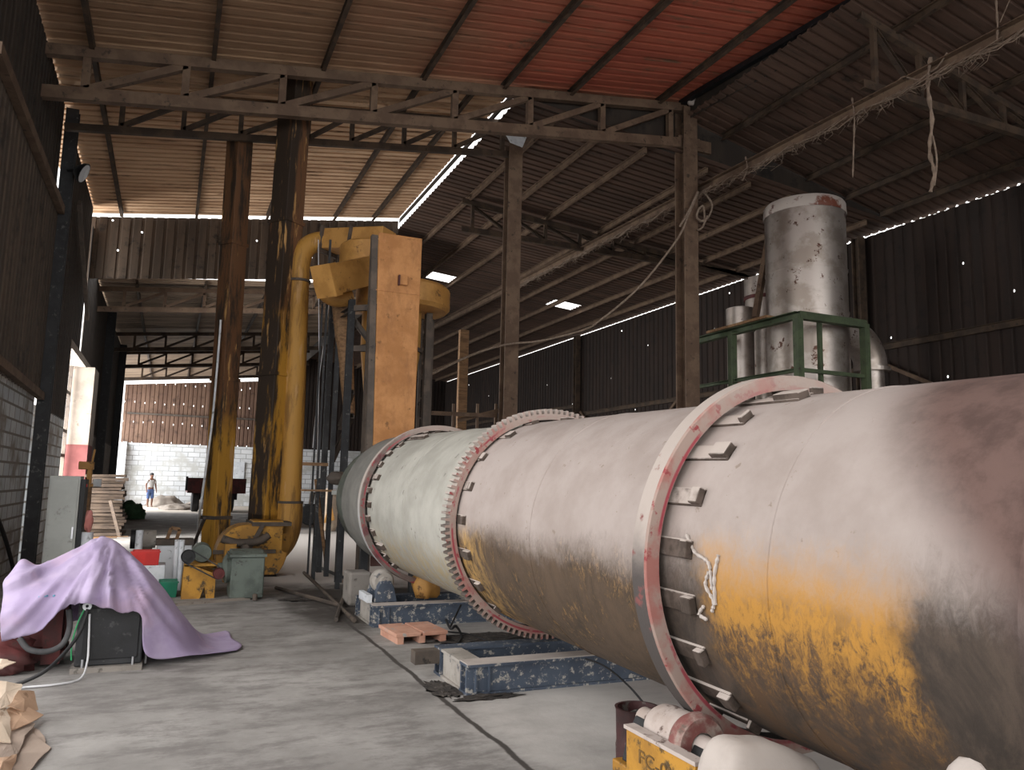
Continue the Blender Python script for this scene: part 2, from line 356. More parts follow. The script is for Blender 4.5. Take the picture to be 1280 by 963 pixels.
def strip(y0, y1, x0, x1, z): struct(corrug(MB(), lambda a, v, d: (v, a, z(v) + d), (y0, y1), (x0, x1), .235, .035, 'y'), 'ceiling', 'roofB', solid=.006)
ys_ = [12.9] + [v for h in HOLES for v in h[:2]] + [47.6]
for i in range(len(ys_) - 1):
    h = [q for q in HOLES if abs(q[0] - ys_[i]) < 1e-6 and abs(q[1] - ys_[i + 1]) < 1e-6]
    if h:
        xs_ = [5.74] + [v for q in h[0][2] for v in q] + [16.08]
        for k in range(0, len(xs_), 2): strip(ys_[i], ys_[i + 1], xs_[k], xs_[k + 1], zB)
    else: strip(ys_[i], ys_[i + 1], 5.74, 16.08, zB)
zC = lambda x: 9.40 - .2045 * (x - 9.62)
strip(-4.5, 12.9, 9.55, 16.08, zC)
struct(MB().grid([[(9.6, 12.92, zB(9.6)), (16, 12.92, zB(16))], [(9.6, 12.92, zC(9.6) + .03), (16, 12.92, zC(16) + .04)]]), 'trim_10', 'cladL', solid=.01)
struct(MB().grid([[(5.69, 13.1, zA(5.69) - .14), (5.69, YR, zA(5.69) - .14)], [(5.69, 13.1, zA(5.69)), (5.69, YR, zA(5.69))]]), 'trim_9', 'cladL', solid=.01)
struct(corrug(MB(), lambda a, v, d: (v, a, zF(v) + d), (23.3, 47.0), (-2.7, 5.66), .26, .035, 'y'), 'ceiling', 'roofF', solid=.006)
# fascia sheets that close the steps between roofs
struct(MB().grid([[(edgeA(y) - .03, y, zA(edgeA(y)) + .12) for y in np.linspace(-4.5, 13, 12)], [(edgeA(y) - .03, y, zC(9.6) - .05) for y in np.linspace(-4.5, 13, 12)]]), 'trim_1', 'cladL', solid=.01)
struct(MB().grid([[(5.75, 13.06, zB(5.75)), (edgeA(13), 13.06, zB(9.62) - .05)], [(5.75, 13.06, zA(5.75)), (edgeA(13), 13.06, zA(9.62))]]), 'trim_2', 'cladL', solid=.01)
struct(MB().grid([[(5.66, YR, 7.2), (5.66, 47.2, 7.2)], [(5.66, YR, 8.9), (5.66, 47.2, 8.9)]]), 'trim_3', 'cladL', solid=.01)
# gable sheet hanging at the end of the high roof
struct(corrug(MB(), lambda a, v, d: (a, YR + d, (6.45 + .125 * (a + 1.8)) if v == 0 else zA(a) - .07), (-2.3, 5.66), (0, 1), .26, .03, 'x'), 'wall_gable', 'band', solid=.006)
# ---- left wall
XL = -2.15
def wclad(y0, y1, z0, z1, m, x=XL, name='wall_left', pitch=.24):
    z1f = z1 if callable(z1) else (lambda y: z1)
    return struct(corrug(MB(), lambda a, v, d: (x - d, a, z0 if v == 0 else z1f(a)), (y0, y1), (0, 1), pitch, .03, 'y'), name, m, solid=.006)
struct(MB().bb((XL - .2, 9.2, 0), (XL, 15.05, 2.86)), 'wall_left', 'blockL')
struct(MB().bb((XL - .2, 15.36, 0), (XL, 19.2, 2.70)), 'wall_left', 'blockL')
struct(MB().bb((XL - .2, 23.7, 0), (XL, 36.5, 2.75)), 'wall_left', 'concrete')
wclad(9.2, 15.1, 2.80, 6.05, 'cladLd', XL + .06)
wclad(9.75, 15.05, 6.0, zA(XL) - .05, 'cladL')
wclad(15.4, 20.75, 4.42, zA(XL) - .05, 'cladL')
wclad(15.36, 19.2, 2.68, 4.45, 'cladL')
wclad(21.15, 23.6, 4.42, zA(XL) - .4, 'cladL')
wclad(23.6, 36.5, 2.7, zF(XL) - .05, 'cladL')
# doorway: soffit, jamb, steel mullions, far end of the wall
struct(MB().bb((XL - .55, 19.0, 4.28), (XL + .02, 23.6, 4.46)), 'trim_4', 'plaster')
jm = MB().bb((XL - .3, 22.45, 2.3), (XL + .22, 23.7, 4.3)); struct(jm, 'trim_5', 'plaster')
struct(MB().bb((XL - .3, 22.45, 0), (XL + .22, 23.7, 2.3)), 'trim_6', 'plasterred')
wd = thing('door_1', None, None, (XL - .3, 20.8, 0)); wd['kind'] = 'structure'
fm = MB()
for y in (19.3, 20.9, 22.3): fm.bb((XL - .34, y - .04, 0), (XL - .26, y + .04, 4.28))
for z in (2.0, 2.6, 3.55): fm.bb((XL - .34, 19.3, z - .04), (XL - .26, 22.3, z + .04))
fm.build('door_frame', 'steel', wd)
struct(MB().bb((XL - .35, 36.3, 0), (XL + .05, 36.9, 6.7)), 'trim_7', 'plaster')
struct(MB().bb((XL - .2, 46.2, 0), (XL, 47, 3.4)), 'wall_left', 'blockF')
# ---- far wall
struct(MB().bb((-2.7, 47, 0), (16.2, 47.25, 3.38)), 'wall_far', 'blockF')
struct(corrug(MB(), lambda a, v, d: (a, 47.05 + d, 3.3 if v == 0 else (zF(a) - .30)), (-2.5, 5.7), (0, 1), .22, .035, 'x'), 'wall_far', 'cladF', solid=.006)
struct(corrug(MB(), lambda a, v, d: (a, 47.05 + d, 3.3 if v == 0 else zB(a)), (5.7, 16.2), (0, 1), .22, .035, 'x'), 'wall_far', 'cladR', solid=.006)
struct(MB().bb((-2.3, 46.95, 4.95), (5.7, 47.04, 5.05)), 'trim_8', 'steel')
# ---- right wall
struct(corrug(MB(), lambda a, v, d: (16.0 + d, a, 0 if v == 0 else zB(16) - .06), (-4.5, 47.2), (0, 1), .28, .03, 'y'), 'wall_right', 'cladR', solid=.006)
# ================================================================== ROOF STEEL
def on_plane(px, py, a=8.34, b=.148):
    r = ray(px, py); t = (a - EYE) / (r[2] - b * r[0]); return Vector((0, 0, EYE)) + Vector(r) * t
def purlin(x, zf, y0, y1, label, group, m='purlin', h=.13, wdt=.07, gap=.01):
    z = zf(x) - h / 2 - gap
    tag(MB().angle((x, y0, z), (x, y1, z), wdt, h, .014).build('roof_purlin', m), label, 'purlin', group)
for i, x in enumerate((-1.55, .19, 1.95, 3.75)):
    purlin(x, zA, -4, YR - .2, f'{ORD[i]} dark steel purlin from the left wall under the tan high roof', 'high roof purlins')
purlin(4.85, zA, 13.2, YR - .2, 'dark steel purlin beside the bright seam of the high roof', 'high roof purlins')
for i, x in enumerate((5.35, 6.8, 8.9)):
    purlin(x, zA, -4, 12.95, f'{["left", "middle", "right"][i]} one of the three dark purlins under the red roof sheets', 'red roof purlins', h=.15)
for i, x in enumerate((6.6, 7.7, 8.8, 10.4, 11.6, 12.8, 14.0, 15.2)):
    purlin(x, zB, 13.2, 46.8, f'{ORD[i]} brown purlin right of the roof seam under the low dark roof', 'low roof purlins', m='truss', h=.15)
for i, x in enumerate((10.5, 11.7, 12.9, 14.1, 15.2)):
    purlin(x, zC, -4, 12.8, f'{ORD[i]} dark purlin from the red roof edge under the near dark roof', 'near dark roof purlins', m='purlin', h=.15)
tag(MB().tube([(edgeA(y) - .12, y, zA(edgeA(y)) - .10) for y in (-4, 12.5, 12.9)], .08, 4).build('roof_purlin', 'black'), 'black edge purlin along the right border of the red roof', 'purlin')
for i, x in enumerate((-1.2, .6, 2.4, 4.2)):
    purlin(x, zF, 23.5, 46.8, f'{ORD[i]} sooty purlin from the left under the far hall roof', 'far hall purlins')
def truss(label, Y, xs, zb, zt, x0, x1, w1=.10, m='truss', group='roof trusses', rise=True, wp=.08):
    t = thing('roof_truss', label, 'truss', ((x0 + x1) / 2, Y, zb((x0 + x1) / 2)), group=group)
    MB().angle((x0, Y, zb(x0)), (x1, Y, zb(x1)), w1, w1 * 1.45).build('bottom_chord', m, t)
    MB().angle((x0, Y, zt(x0)), (x1, Y, zt(x1)), w1, w1 * 1.3).build('top_chord', m, t)
    for i, x in enumerate(xs):
        MB().angle((x, Y, zb(x) + .05), (x, Y, zt(x) - .05), wp, wp).build('web_post', m, t)
        if i + 1 < len(xs):
            a, b = (x, xs[i + 1]) if rise else (xs[i + 1], x)
            MB().angle((a, Y, zb(a) + .07), (b, Y, zt(b) - .07), wp, wp).build('web_brace', m, t)
    return t
truss('long brown steel roof truss in front, from left wall to tall column', 12.9, (-1.6, -.2, 1.3, 2.86, 4.38, 5.92, 7.54, 9.2), lambda x: 7.52 + .138 * x, lambda x: 8.26 + .148 * x - .04, -2.7, 9.95, .135, wp=.115)
truss('darker roof truss just behind the front one, crossing the narrow duct', 14.2, (-1.17, -.2, .75, 1.94, 2.76, 3.79, 4.84, 5.9), lambda x: 7.55 + .142 * x, lambda x: 8.2 + .148 * x, -2.0, 6.15, .085, 'purlin')
zt = lambda x: zF(x) - .18
far_l = ['brown lit roof truss right under the hanging gable sheet', 'second truss of the far hall behind the gable sheet', 'third truss of the far hall, nearer the back wall', 'rearmost black truss of the far hall by the light gap']
for i, (Y, m) in enumerate(((24.0, 'truss'), (31.5, 'purlin'), (36.2, 'purlin'), (40.8, 'purlin'))):
    truss(far_l[i], Y, [-1.5 + 1.05 * k for k in range(7)], lambda x: zt(x) - .58, zt, -2.3, 5.6, .10, m, 'far hall trusses')
for lab, Y, x0 in (('dark roof truss beyond the cobweb beam at upper right', 8.4, 9.7), ('dark roof truss of the low roof right of the second column', 18.0, 6.4)):
    truss(lab, Y, [x0 + .3 + 1.05 * k for k in range(int((15.6 - x0) / 1.05))], lambda x: 8.0, lambda x, Y=Y: (zC if Y < 12 else zB)(x) - .2, x0, 15.95, .10, 'purlin', 'low roof trusses', rise=False)
# columns
def hcol(label, x, y, z1, wdt, dep, m='truss'):
    t = thing('steel_column', label, 'column', (x, y, 0))
    c = MB(); c.bb((x - wdt / 2, y - dep / 2, 0), (x + wdt / 2, y - dep / 2 + .03, z1)); c.bb((x - wdt / 2, y + dep / 2 - .03, 0), (x + wdt / 2, y + dep / 2, z1)); c.bb((x - .02, y - dep / 2 + .03, 0), (x + .02, y + dep / 2 - .03, z1))
    c.build('column_shaft', m, t); MB().bb((x - wdt * .8, y - dep * .8, 0), (x + wdt * .8, y + dep * .8, .03)).build('base_plate', m, t)
    return t
c1 = hcol('tall dusty steel column behind the drum, carrying the front truss', 9.62, 12.9, zA(9.5) - .2, .34, .34)
MB().bb((9.4, 12.85, 8.72), (10.25, 12.95, 8.98)).build('bracket', 'truss', c1)
MB().blob((9.62, 12.68, 9.72), (.13, .1, .12), 3, .3).build('rag', 'dust', c1, smooth=True)
c2 = hcol('brown steel column under the seam of the roof, left of the tall one', 6.17, 14.2, 8.62, .3, .26)
MB().add([(5.75, 14.05, 8.98), (6.1, 14.05, 8.75), (6.45, 14.05, 8.95), (6.3, 14.05, 8.55), (6.02, 14.05, 8.6)], [(0, 1, 4), (1, 2, 3, 4)]).build('torn_flashing', 'white', c2, solid=.01)
hcol('black steel post against the left wall under the floodlight', XL + .13, 15.16, zA(XL) - .1, .2, .22, 'blacksteel')
hcol('black steel post on the left wall past the doorway', XL + .12, 27.5, 6.8, .26, .3, 'black')
hcol('black steel post at the end of the sooty left wall', XL + .12, 34.5, 6.8, .26, .3, 'black')
for i, y in enumerate((14.0, 21.5, 29.0, 36.5)):
    hcol(f'{["nearest", "second", "third", "farthest"][i]} dark post standing along the right wall', 15.8, y, zB(15.8) - .1, .22, .24, 'purlin')
for i, (a, b, z) in enumerate(((-4, 13.9, 5.1), (14.1, 28.9, 4.6), (29.1, 46.9, 5.0))):
    tag(MB().angle((15.93, a, z), (15.93, b, z), .08, .16).build('wall_girt', 'purlin'), f'{["near", "middle", "far"][i]} horizontal girt along the dark right wall', 'girt', 'right wall girts')
for i, (a, b) in enumerate((((21.7, 4.7), (25.1, 2.2)), ((28.8, 4.7), (25.3, 2.2)), ((13.9, 4.9), (10.5, 3.2)), ((7.4, 5.0), (10.4, 3.2)))):
    tag(MB().beam((15.88, a[0], a[1]), (15.88, b[0], b[1]), .06, .09).build('wall_brace', 'truss'), ['diagonal brace falling left to right on right wall', 'diagonal brace rising behind the tall column on right wall', 'diagonal brace on right wall beside the silver tank', 'nearest diagonal brace on the dark right wall'][i], 'brace', 'right wall braces')
# cobwebbed beam along the columns
zbm = lambda y: 7.72 + .018 * (y - 7)
bt = thing('eave_beam', 'long cobwebbed steel beam running past the tall column to upper right', 'beam', (9.75, 15, zbm(15)))
MB().angle((9.9, 2, zbm(2)), (9.9, 46, zbm(46)), .12, .2).build('beam_channel', 'truss', bt)
cw = MB()
for k in range(700):
    y = random.uniform(4, 22); z = zbm(y) - .1; x = 9.9 + random.uniform(-.08, .05); l = random.random() ** 2.4 * .22
    p = [(x, y, z), (x + random.uniform(-.05, .05), y + random.uniform(-.12, .12), z - l * .6), (x + random.uniform(-.06, .06), y + random.uniform(-.2, .2), z - l)]
    cw.tube(p, [.005, .004, .002], 4)
for k in range(60):
    y = random.uniform(4, 22); x = 9.84
    cw.tube([(x, y, zbm(y) - .06), (x - .05, y + .5, zbm(y) - .14 - random.random() * .1), (x, y + 1.0, zbm(y) - .08)], .007, 4)
o = cw.build('cobweb', 'cob', bt); o['kind'] = 'stuff'
def strand(label, pts, r, forks=()):
    mb = MB(); c = crom(pts, 6); mb.tube(c, [r * (1 + .35 * math.sin(i * 1.7)) for i in range(len(c))], 6)
    for f in forks: mb.tube(crom(f, 5), r * .5, 5)
    tag(mb.build('hanging_cobweb', 'cob', smooth=True), label, 'cobweb', 'hanging cobwebs')
Q = lambda *a: PX(*a, 9.88)
strand('longest rope of dusty cobweb hanging from the beam at upper right', [Q(1163, 72), Q(1160, 110), Q(1165, 150), Q(1162, 190), Q(1168, 215), Q(1163, 240)], .028, ([Q(1163, 90), Q(1172, 84), Q(1184, 66)], [Q(1160, 92), Q(1148, 100), Q(1130, 96), Q(1120, 104)], [Q(1166, 170), Q(1171, 200), Q(1168, 232)]))
strand('thin cobweb string hanging from the middle of the beam', [Q(1065, 122), Q(1068, 150), Q(1067, 185), Q(1066, 222)], .014)
strand('short cobweb tuft on the beam near the tall column', [Q(932, 196), Q(934, 212), Q(928, 226)], .016)
strand('cobweb loop at the near end of the beam, top right corner', [Q(1245, 0), Q(1247, 30), Q(1248, 54), Q(1265, 48), Q(1280, 44)], .014, ([Q(1262, 0), Q(1250, 28)],))
# rope from the tall column sagging to the far left
rp = thing('rope', 'dusty rope tied on the tall column, sagging towards the tower', 'rope', PY(860, 290, 12.65))
MB().tube(crom([PY(873, 240, 12.66), PY(860, 270, 12.62), PY(846, 300, 12.62), PY(800, 358, 13.0), PY(751, 400, 13.4), PY(728, 413, 13.5), PY(677, 426, 13.7), PY(632, 431, 13.9), PY(587, 445, 13.9), PY(540, 468, 13.9)], 8), .022, 6).build('line', 'rope', rp, smooth=True)
kn = MB()
for c in ([(872, 240), (862, 262), (850, 283)], [(880, 240), (890, 256), (885, 272), (875, 277)], [(873, 262), (871, 272), (880, 276), (879, 258), (873, 262)], [(884, 270), (878, 284), (872, 288)]):
    kn.tube(crom([PY(a, b, 12.62) for a, b in c], 6), .022, 6)
kn.build('knot', 'rope', rp, smooth=True)
# floodlight
fl_ = PY(103, 216, 14.9)
t = thing('floodlight', 'round floodlight on a bracket high on the left wall post', 'lamp', fl_)
d = Vector((.92, -.12, -.42)).normalized(); sd = d.orthogonal()
MB().tube([fl_ - d * .12, fl_ - d * .02, fl_ + d * .03], [.08, .17, .19], 24).build('lamp_body', 'black', t, smooth='auto')
MB().cyl(fl_ + d * .03, fl_ + d * .036, .165, n=24).build('lens', 'white', t)
MB().tube([fl_ - d * .1, (XL + .15, 15.05, fl_.z + .05)], .025, 6).build('lamp_bracket', 'black', t)
# diagonal brace with cobweb on left wall
tag(MB().beam((XL + .14, 17.0, 6.9), (XL + .14, 20.4, 5.2), .07, .14).build('wall_brace', 'steel'), 'dusty diagonal brace on the left wall below the floodlight', 'brace')
tag(MB().beam((XL + .12, 9.4, 6.08), (XL + .12, 15.0, 6.08), .10, .14).build('wall_girt', 'truss'), 'dusty horizontal girt along the left wall above the cobwebbed sheets', 'girt')
tag(MB().beam((XL + .10, 9.4, 2.95), (XL + .10, 15.0, 2.82), .10, .12).build('wall_girt', 'truss'), 'girt on top of the grey block wall at left', 'girt')
# ================================================================== ROTARY DRUM
AX = Vector((-.015, 1, .019)).normalized()
DO = Vector((2.917, 4.1, 1.181)); RS = .82
def drum_mat():
    n = NT('dusty_drum_shell'); x = n.xyz(); X, Yv, Z = x
    a = n.math('SUBTRACT', n.noise(1.6, detail=8, rough=.65), .5); b = n.math('SUBTRACT', n.noise(6, detail=8, rough=.7), .5)
    f = n.noise(13, detail=9, rough=.75, stretch=(1, 1.1, .45), dist=.4); st = n.noise(5, detail=9, rough=.72, stretch=(1, .8, .45), loc=(2, 5, 1), dist=.6)
    add, mul, sub = (lambda *v: n.math('ADD', *v)), (lambda *v: n.math('MULTIPLY', *v)), (lambda *v: n.math('SUBTRACT', *v))
    z = add(Z, add(mul(a, .30), mul(b, .16)))
    dust = n.mix(n.step(n.noise(3, detail=8), .35, .7), lin('#a59a95'), lin('#978b85'))
    dust = n.mix(n.step(n.noise(14, detail=4, loc=(9, 1, 1)), .66, .72), dust, lin('#8a7c72'))
    dark = n.mix(n.step(st, .40, .62), lin('#4d4138'), lin('#352d27'))
    g2 = n.noise(24, detail=10, rough=.8, stretch=(1, 1.1, .6), loc=(4, 4, 4), dist=1.2)
    scr = add(mul(f, .45), mul(g2, .55))
    yel = n.mix(n.step(add(scr, sub(mul(n.math('MINIMUM', add(Z, .12), 0), -.32), mul(n.step(add(Z, mul(a, .4)), -.22, .04), .16))), .44, .62), lin('#b07f35'), lin('#5a4129'))
    brown = n.mix(n.step(st, .38, .62), lin('#5f4a34'), lin('#42362b'))
    # near bay
    low = n.step(add(z, mul(sub(g2, .5), .25)), .22, -.10)
    y1 = add(Yv, add(mul(a, .5), mul(b, .3)))
    band = n.math('MULTIPLY', n.step(y1, -2.42, -2.2), n.step(y1, -1.22, -1.42))
    ymask = mul(n.math('MULTIPLY', band, n.math('MAXIMUM', n.step(add(scr, mul(b, .3)), .66, .46), n.step(add(Z, mul(a, .4)), -.22, .02))), n.step(add(z, mul(b, .5)), -.75, -.05))
    lowc = n.mix(n.math('MAXIMUM', mul(mul(band, n.step(st, .56, .42)), .75), ymask), dark, yel)
    shade_brown = n.mix(n.step(b, -.1, .15), lin('#66504a'), lin('#503d38'))
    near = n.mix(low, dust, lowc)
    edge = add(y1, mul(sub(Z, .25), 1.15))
    near = n.mix(n.step(n.math('ADD', Yv, mul(n.math('MINIMUM', sub(.70, Z), .8), .95)), -1.84, -2.22), near, n.mix(n.step(z, .2, -.5), shade_brown, lin('#40363a')))  # shade on the near end painted into the shell colour
    # middle bay: dust above, brown and yellow rub marks below
    midlow = n.mix(n.step(st, .56, .47), n.mix(n.step(scr, .49, .62), brown, lin('#917047')), n.mix(.5, brown, dark))
    midlow = n.mix(mul(n.step(y1, .9, 1.5), n.step(f, .4, .6)), midlow, lin('#a9864e'))
    mid = n.mix(n.step(add(z, mul(sub(g2, .5), .2)), .08, -.16), dust, midlow)
    # far bay: pale all round
    farc = n.mix(n.step(n.noise(2.2, detail=8), .35, .7), lin('#aeaca4'), lin('#96948c'))
    farc = n.mix(mul(n.step(z, -.15, -.5), n.step(f, .4, .6)), farc, lin('#a89878'))
    farc = n.mix(n.step(n.noise(9, detail=6, loc=(1, 4, 8)), .64, .70), farc, lin('#7d7a74'))
    endc = n.mix(n.step(a, -.1, .15), lin('#6b6a66'), lin('#807e79'))
    c = n.mix(n.math('GREATER_THAN', Yv, -1.0), near, mid)
    c = n.mix(n.math('GREATER_THAN', Yv, 1.66), c, farc)
    c = n.mix(n.math('GREATER_THAN', Yv, 4.42), c, endc)
    n.bump(n.math('ADD', n.noise(7, detail=9, rough=.7), mul(f, .5)), .30, .018)
    return n.done(c, .85)
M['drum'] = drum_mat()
q_ = Vector((0, 1, 0)).rotation_difference(AX).to_euler()
drum = thing('rotary_drum_dryer', 'huge dust covered rotary drum dryer lying across the right of the hall', 'dryer', DO, rot=q_)
Y0, Y1 = -2.74, 5.72
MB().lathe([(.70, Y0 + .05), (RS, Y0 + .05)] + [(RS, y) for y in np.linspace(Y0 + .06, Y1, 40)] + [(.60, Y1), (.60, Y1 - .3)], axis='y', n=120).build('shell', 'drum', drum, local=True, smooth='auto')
rim = [(RS, Y0), (RS + .025, Y0), (RS + .025, Y0 + .05), (RS, Y0 + .05)]
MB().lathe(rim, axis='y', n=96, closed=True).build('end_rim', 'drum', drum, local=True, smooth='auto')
for y in (-1.72, .35, 3.1):
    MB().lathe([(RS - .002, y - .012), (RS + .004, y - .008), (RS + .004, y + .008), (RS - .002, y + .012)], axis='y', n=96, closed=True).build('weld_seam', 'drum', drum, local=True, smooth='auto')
def polar(r, a, y): return Vector((-r * math.cos(a), y, r * math.sin(a)))
def ring_mat(name, tread, ca='#a06a63', cb='#a08c83'):
    n = NT(name); X, Yv, Z = n.xyz()
    r = n.math('SQRT', n.math('ADD', n.math('MULTIPLY', X, X), n.math('MULTIPLY', Z, Z)))
    z = n.math('ADD', Z, n.math('MULTIPLY', n.math('SUBTRACT', n.noise(2.5, detail=8), .5), .5))
    c = n.mix(n.step(n.noise(5, detail=8), .34, .54), lin(ca), lin(cb))
    c = n.mix(n.step(n.noise(13, detail=6, loc=(3, 3, 3)), .56, .64), c, lin('#8f3f42'))
    t = n.mix(n.step(z, -.1, .25), lin(tread), lin('#ada29b'))
    t = n.mix(n.step(n.noise(8, detail=8, loc=(6, 3, 3)), .6, .68), t, lin('#7d4a48'))
    c = n.mix(n.math('MULTIPLY', n.step(n.math('ABSOLUTE', n.math('SUBTRACT', r, .868)), .012, .004), n.step(n.noise(4, loc=(8, 1, 1)), .45, .55)), c, lin('#98414a'))
    c = n.mix(n.step(z, .62, .95), c, lin('#a3948c'))
    g = n.N.new('ShaderNodeNewGeometry'); vt = n.N.new('ShaderNodeVectorTransform'); vt.vector_type = 'NORMAL'; vt.convert_from = 'WORLD'; vt.convert_to = 'OBJECT'
    n.L.new(g.outputs['True Normal'], vt.inputs[0]); sp = n.N.new('ShaderNodeSeparateXYZ'); n.L.new(vt.outputs[0], sp.inputs[0])
    flat = n.math('GREATER_THAN', n.math('ABSOLUTE', sp.outputs[1]), .6)
    c = n.mix(flat, t, c); n.bump(n.noise(16, detail=6), .3, .012); return n.done(c, .85)
M['tyre'] = ring_mat('riding_tyre_worn_tread', '#4b4543')
M['tyre_far'] = ring_mat('far_tyre_silver_tread', '#aaa9a8', '#6a3c40', '#766c66')
def pads(parent, n, r0, y0, y1, wdt, h, name='ring_pad', offs=0.):
    for k in range(n):
        a = 2 * math.pi * (k + offs) / n
        if not (-1.05 < math.atan2(math.sin(a), math.cos(a)) < 1.75): continue       # the side that faces the hall
        mb = MB(); R = Euler((0, a, 0)).to_matrix()
        j = 1 + .25 * mnoise.noise(Vector((k * 3.1, 1, n)))
        for (u0, u1, v0, v1, w0) in ((y0, y1, 0, h * .45, wdt), (y0, y0 + .05, 0, h, wdt * .9), (y1 - .035, y1, 0, h * 1.15, wdt * .8)):
            vs = [Vector((-(r0 + d), y, t)) for y in (u0 * j if u0 == y0 else u0, u1) for t in (-w0 / 2, w0 / 2) for d in (v0, v1)]
            vs = [Euler((0, a, 0)).to_matrix() @ v for v in vs]
            mb.add(vs, [(0, 1, 3, 2), (4, 6, 7, 5), (0, 4, 5, 1), (2, 3, 7, 6), (0, 2, 6, 4), (1, 5, 7, 3)])
        mb.build(name, 'bracket', parent, local=True, bevel=.006)
def tyre(y, rin, rout, wd, m):
    return MB().lathe([(rin, y), (rout - .008, y), (rout, y + .01), (rout, y + wd - .01), (rout - .008, y + wd), (rin, y + wd)], axis='y', n=128, closed=True).build('riding_ring', m, drum, local=True, smooth='auto')
t1 = tyre(-1.08, .858, .934, .115, 'tyre'); pads(t1, 22, RS - .01, -1.27, -.93, .085, .05, offs=.35)
t2 = tyre(4.40, .85, .91, .11, 'tyre_far'); pads(t2, 34, RS - .01, 4.24, 4.56, .07, .045)
gp = []; NG = 112
for k in range(NG):
    for fr, r in ((0, .888), (.38, .888), (.46, .927), (.80, .927), (.88, .888)):
        a = 2 * math.pi * (k + fr) / NG; gp.append((r * math.cos(a), r * math.sin(a)))
g = MB(); m_ = len(gp); yg, wg = 1.60, .10
ci = [(.838 * math.cos(math.atan2(v, u)), .838 * math.sin(math.atan2(v, u))) for u, v in gp]
g.add([(u, y, v) for y in (yg, yg + wg) for L in (gp, ci) for u, v in L],
      [f for i in range(m_) for j in [(i + 1) % m_] for f in ((i, j, m_ + j, m_ + i), (2 * m_ + i, 3 * m_ + i, 3 * m_ + j, 2 * m_ + j), (i, 2 * m_ + i, 2 * m_ + j, j), (m_ + i, m_ + j, 3 * m_ + j, 3 * m_ + i))])
M['gear'] = ring_mat('red_girth_gear', '#5f5650')
gear = g.build('girth_gear', 'gear', drum, local=True)
pads(gear, 20, RS - .01, 1.44, 1.66, .075, .04, 'gear_bracket', .1)
dr = MB()
for base, pts in enumerate(([(858, 668), (868, 690), (884, 702), (888, 716), (890, 738)], [(886, 715), (882, 732), (892, 752), (890, 765)], [(898, 694), (893, 720), (894, 756)], [(884, 775), (874, 768), (880, 758)])):
    P3 = []
    for px, py in pts:
        r = ray(px, py); best = None
        for t in np.linspace(1.5, 5, 3000):
            p = Vector((0, 0, EYE)) + Vector(r) * t; l = p - DO; l = l - AX * l.dot(AX)
            if l.length < RS + .006: break
        P3.append(p)
    cc = crom(P3, 6); dr.tube(cc, [.004 + .006 * abs(math.sin(i * 1.3 + base)) for i in range(len(cc))], 6)
me = dr.build('clay_drip', 'dust', drum)
Minv = drum.rotation_euler.to_matrix().inverted()
for v in me.data.vertices: v.co = Minv @ v.co
hd = thing('drum_hood', 'dark fixed hood closing the near end of the rotary drum', 'hood', (2.97, .9, 0))
MB().lathe([(.0, .55), (.68, .55), (.68, 1.395), (.0, 1.395)], c=(2.965, 0, 1.12), axis='y', n=64).build('hood_body', 'maroon', hd, smooth='auto')
MB().bb((2.5, .6, 0), (3.4, .8, .6)).build('hood_stand', 'steel', hd)
# ------------------------------------------------------------------ rollers and bases
def ibeam(mb, p, q, h, b, t=.02):
    p, q = Vector(p), Vector(q); u = Vector((0, 0, 1))
    mb.beam(p + u * (h - t / 2), q + u * (h - t / 2), b, t); mb.beam(p + u * t / 2, q + u * t / 2, b, t)
    d = (q - p).normalized(); sd = d.cross(u) * (b * .32)
    mb.beam(p + u * h / 2 + sd, q + u * h / 2 + sd, t, h - 2 * t); mb.beam(p + u * h / 2 - sd, q + u * h / 2 - sd, t, h - 2 * t); return mb
def frame(name, label, x0, x1, y0, y1, h, b):
    t = thing(name, label, 'frame', ((x0 + x1) / 2, (y0 + y1) / 2, 0))
    ibeam(MB(), (x0, y0 + b / 2, 0), (x1, y0 + b / 2, 0), h, b).build('front_beam', 'blue', t)
    ibeam(MB(), (x0, y1 - b / 2, 0), (x1, y1 - b / 2, 0), h, b).build('rear_beam', 'blue', t)
    for x in (x0 + b / 2, x1 - b / 2): ibeam(MB(), (x, y0 + b, 0), (x, y1 - b, 0), h, b).build('cross_beam', 'bluetop', t)
    for x in (x0 + .06, x0 + .16):
        MB().bb((x, y0 - .012, .02), (x + .012, y0 + .02, h - .02)).build('stiffener', 'blue', t)
    MB().grid([[(x0, y0, h + .003), (x1, y0, h + .003)], [(x0, y0 + b, h + .003), (x1, y0 + b, h + .003)]]).build('dust_layer', 'dust', t, solid=.008)
    return t
bm = frame('drive_base_frame', 'empty slate blue steel base frame on the floor under the gear ring', 2.06, 3.7, 5.36, 6.12, .215, .17)
MB().bb((1.86, 5.98, .10), (2.06, 6.1, .20)).build('stub', 'steel', bm)
bf = frame('roller_base_frame', 'slate blue steel base frame under the far end of the drum', 2.06, 3.75, 8.15, 9.0, .22, .17)
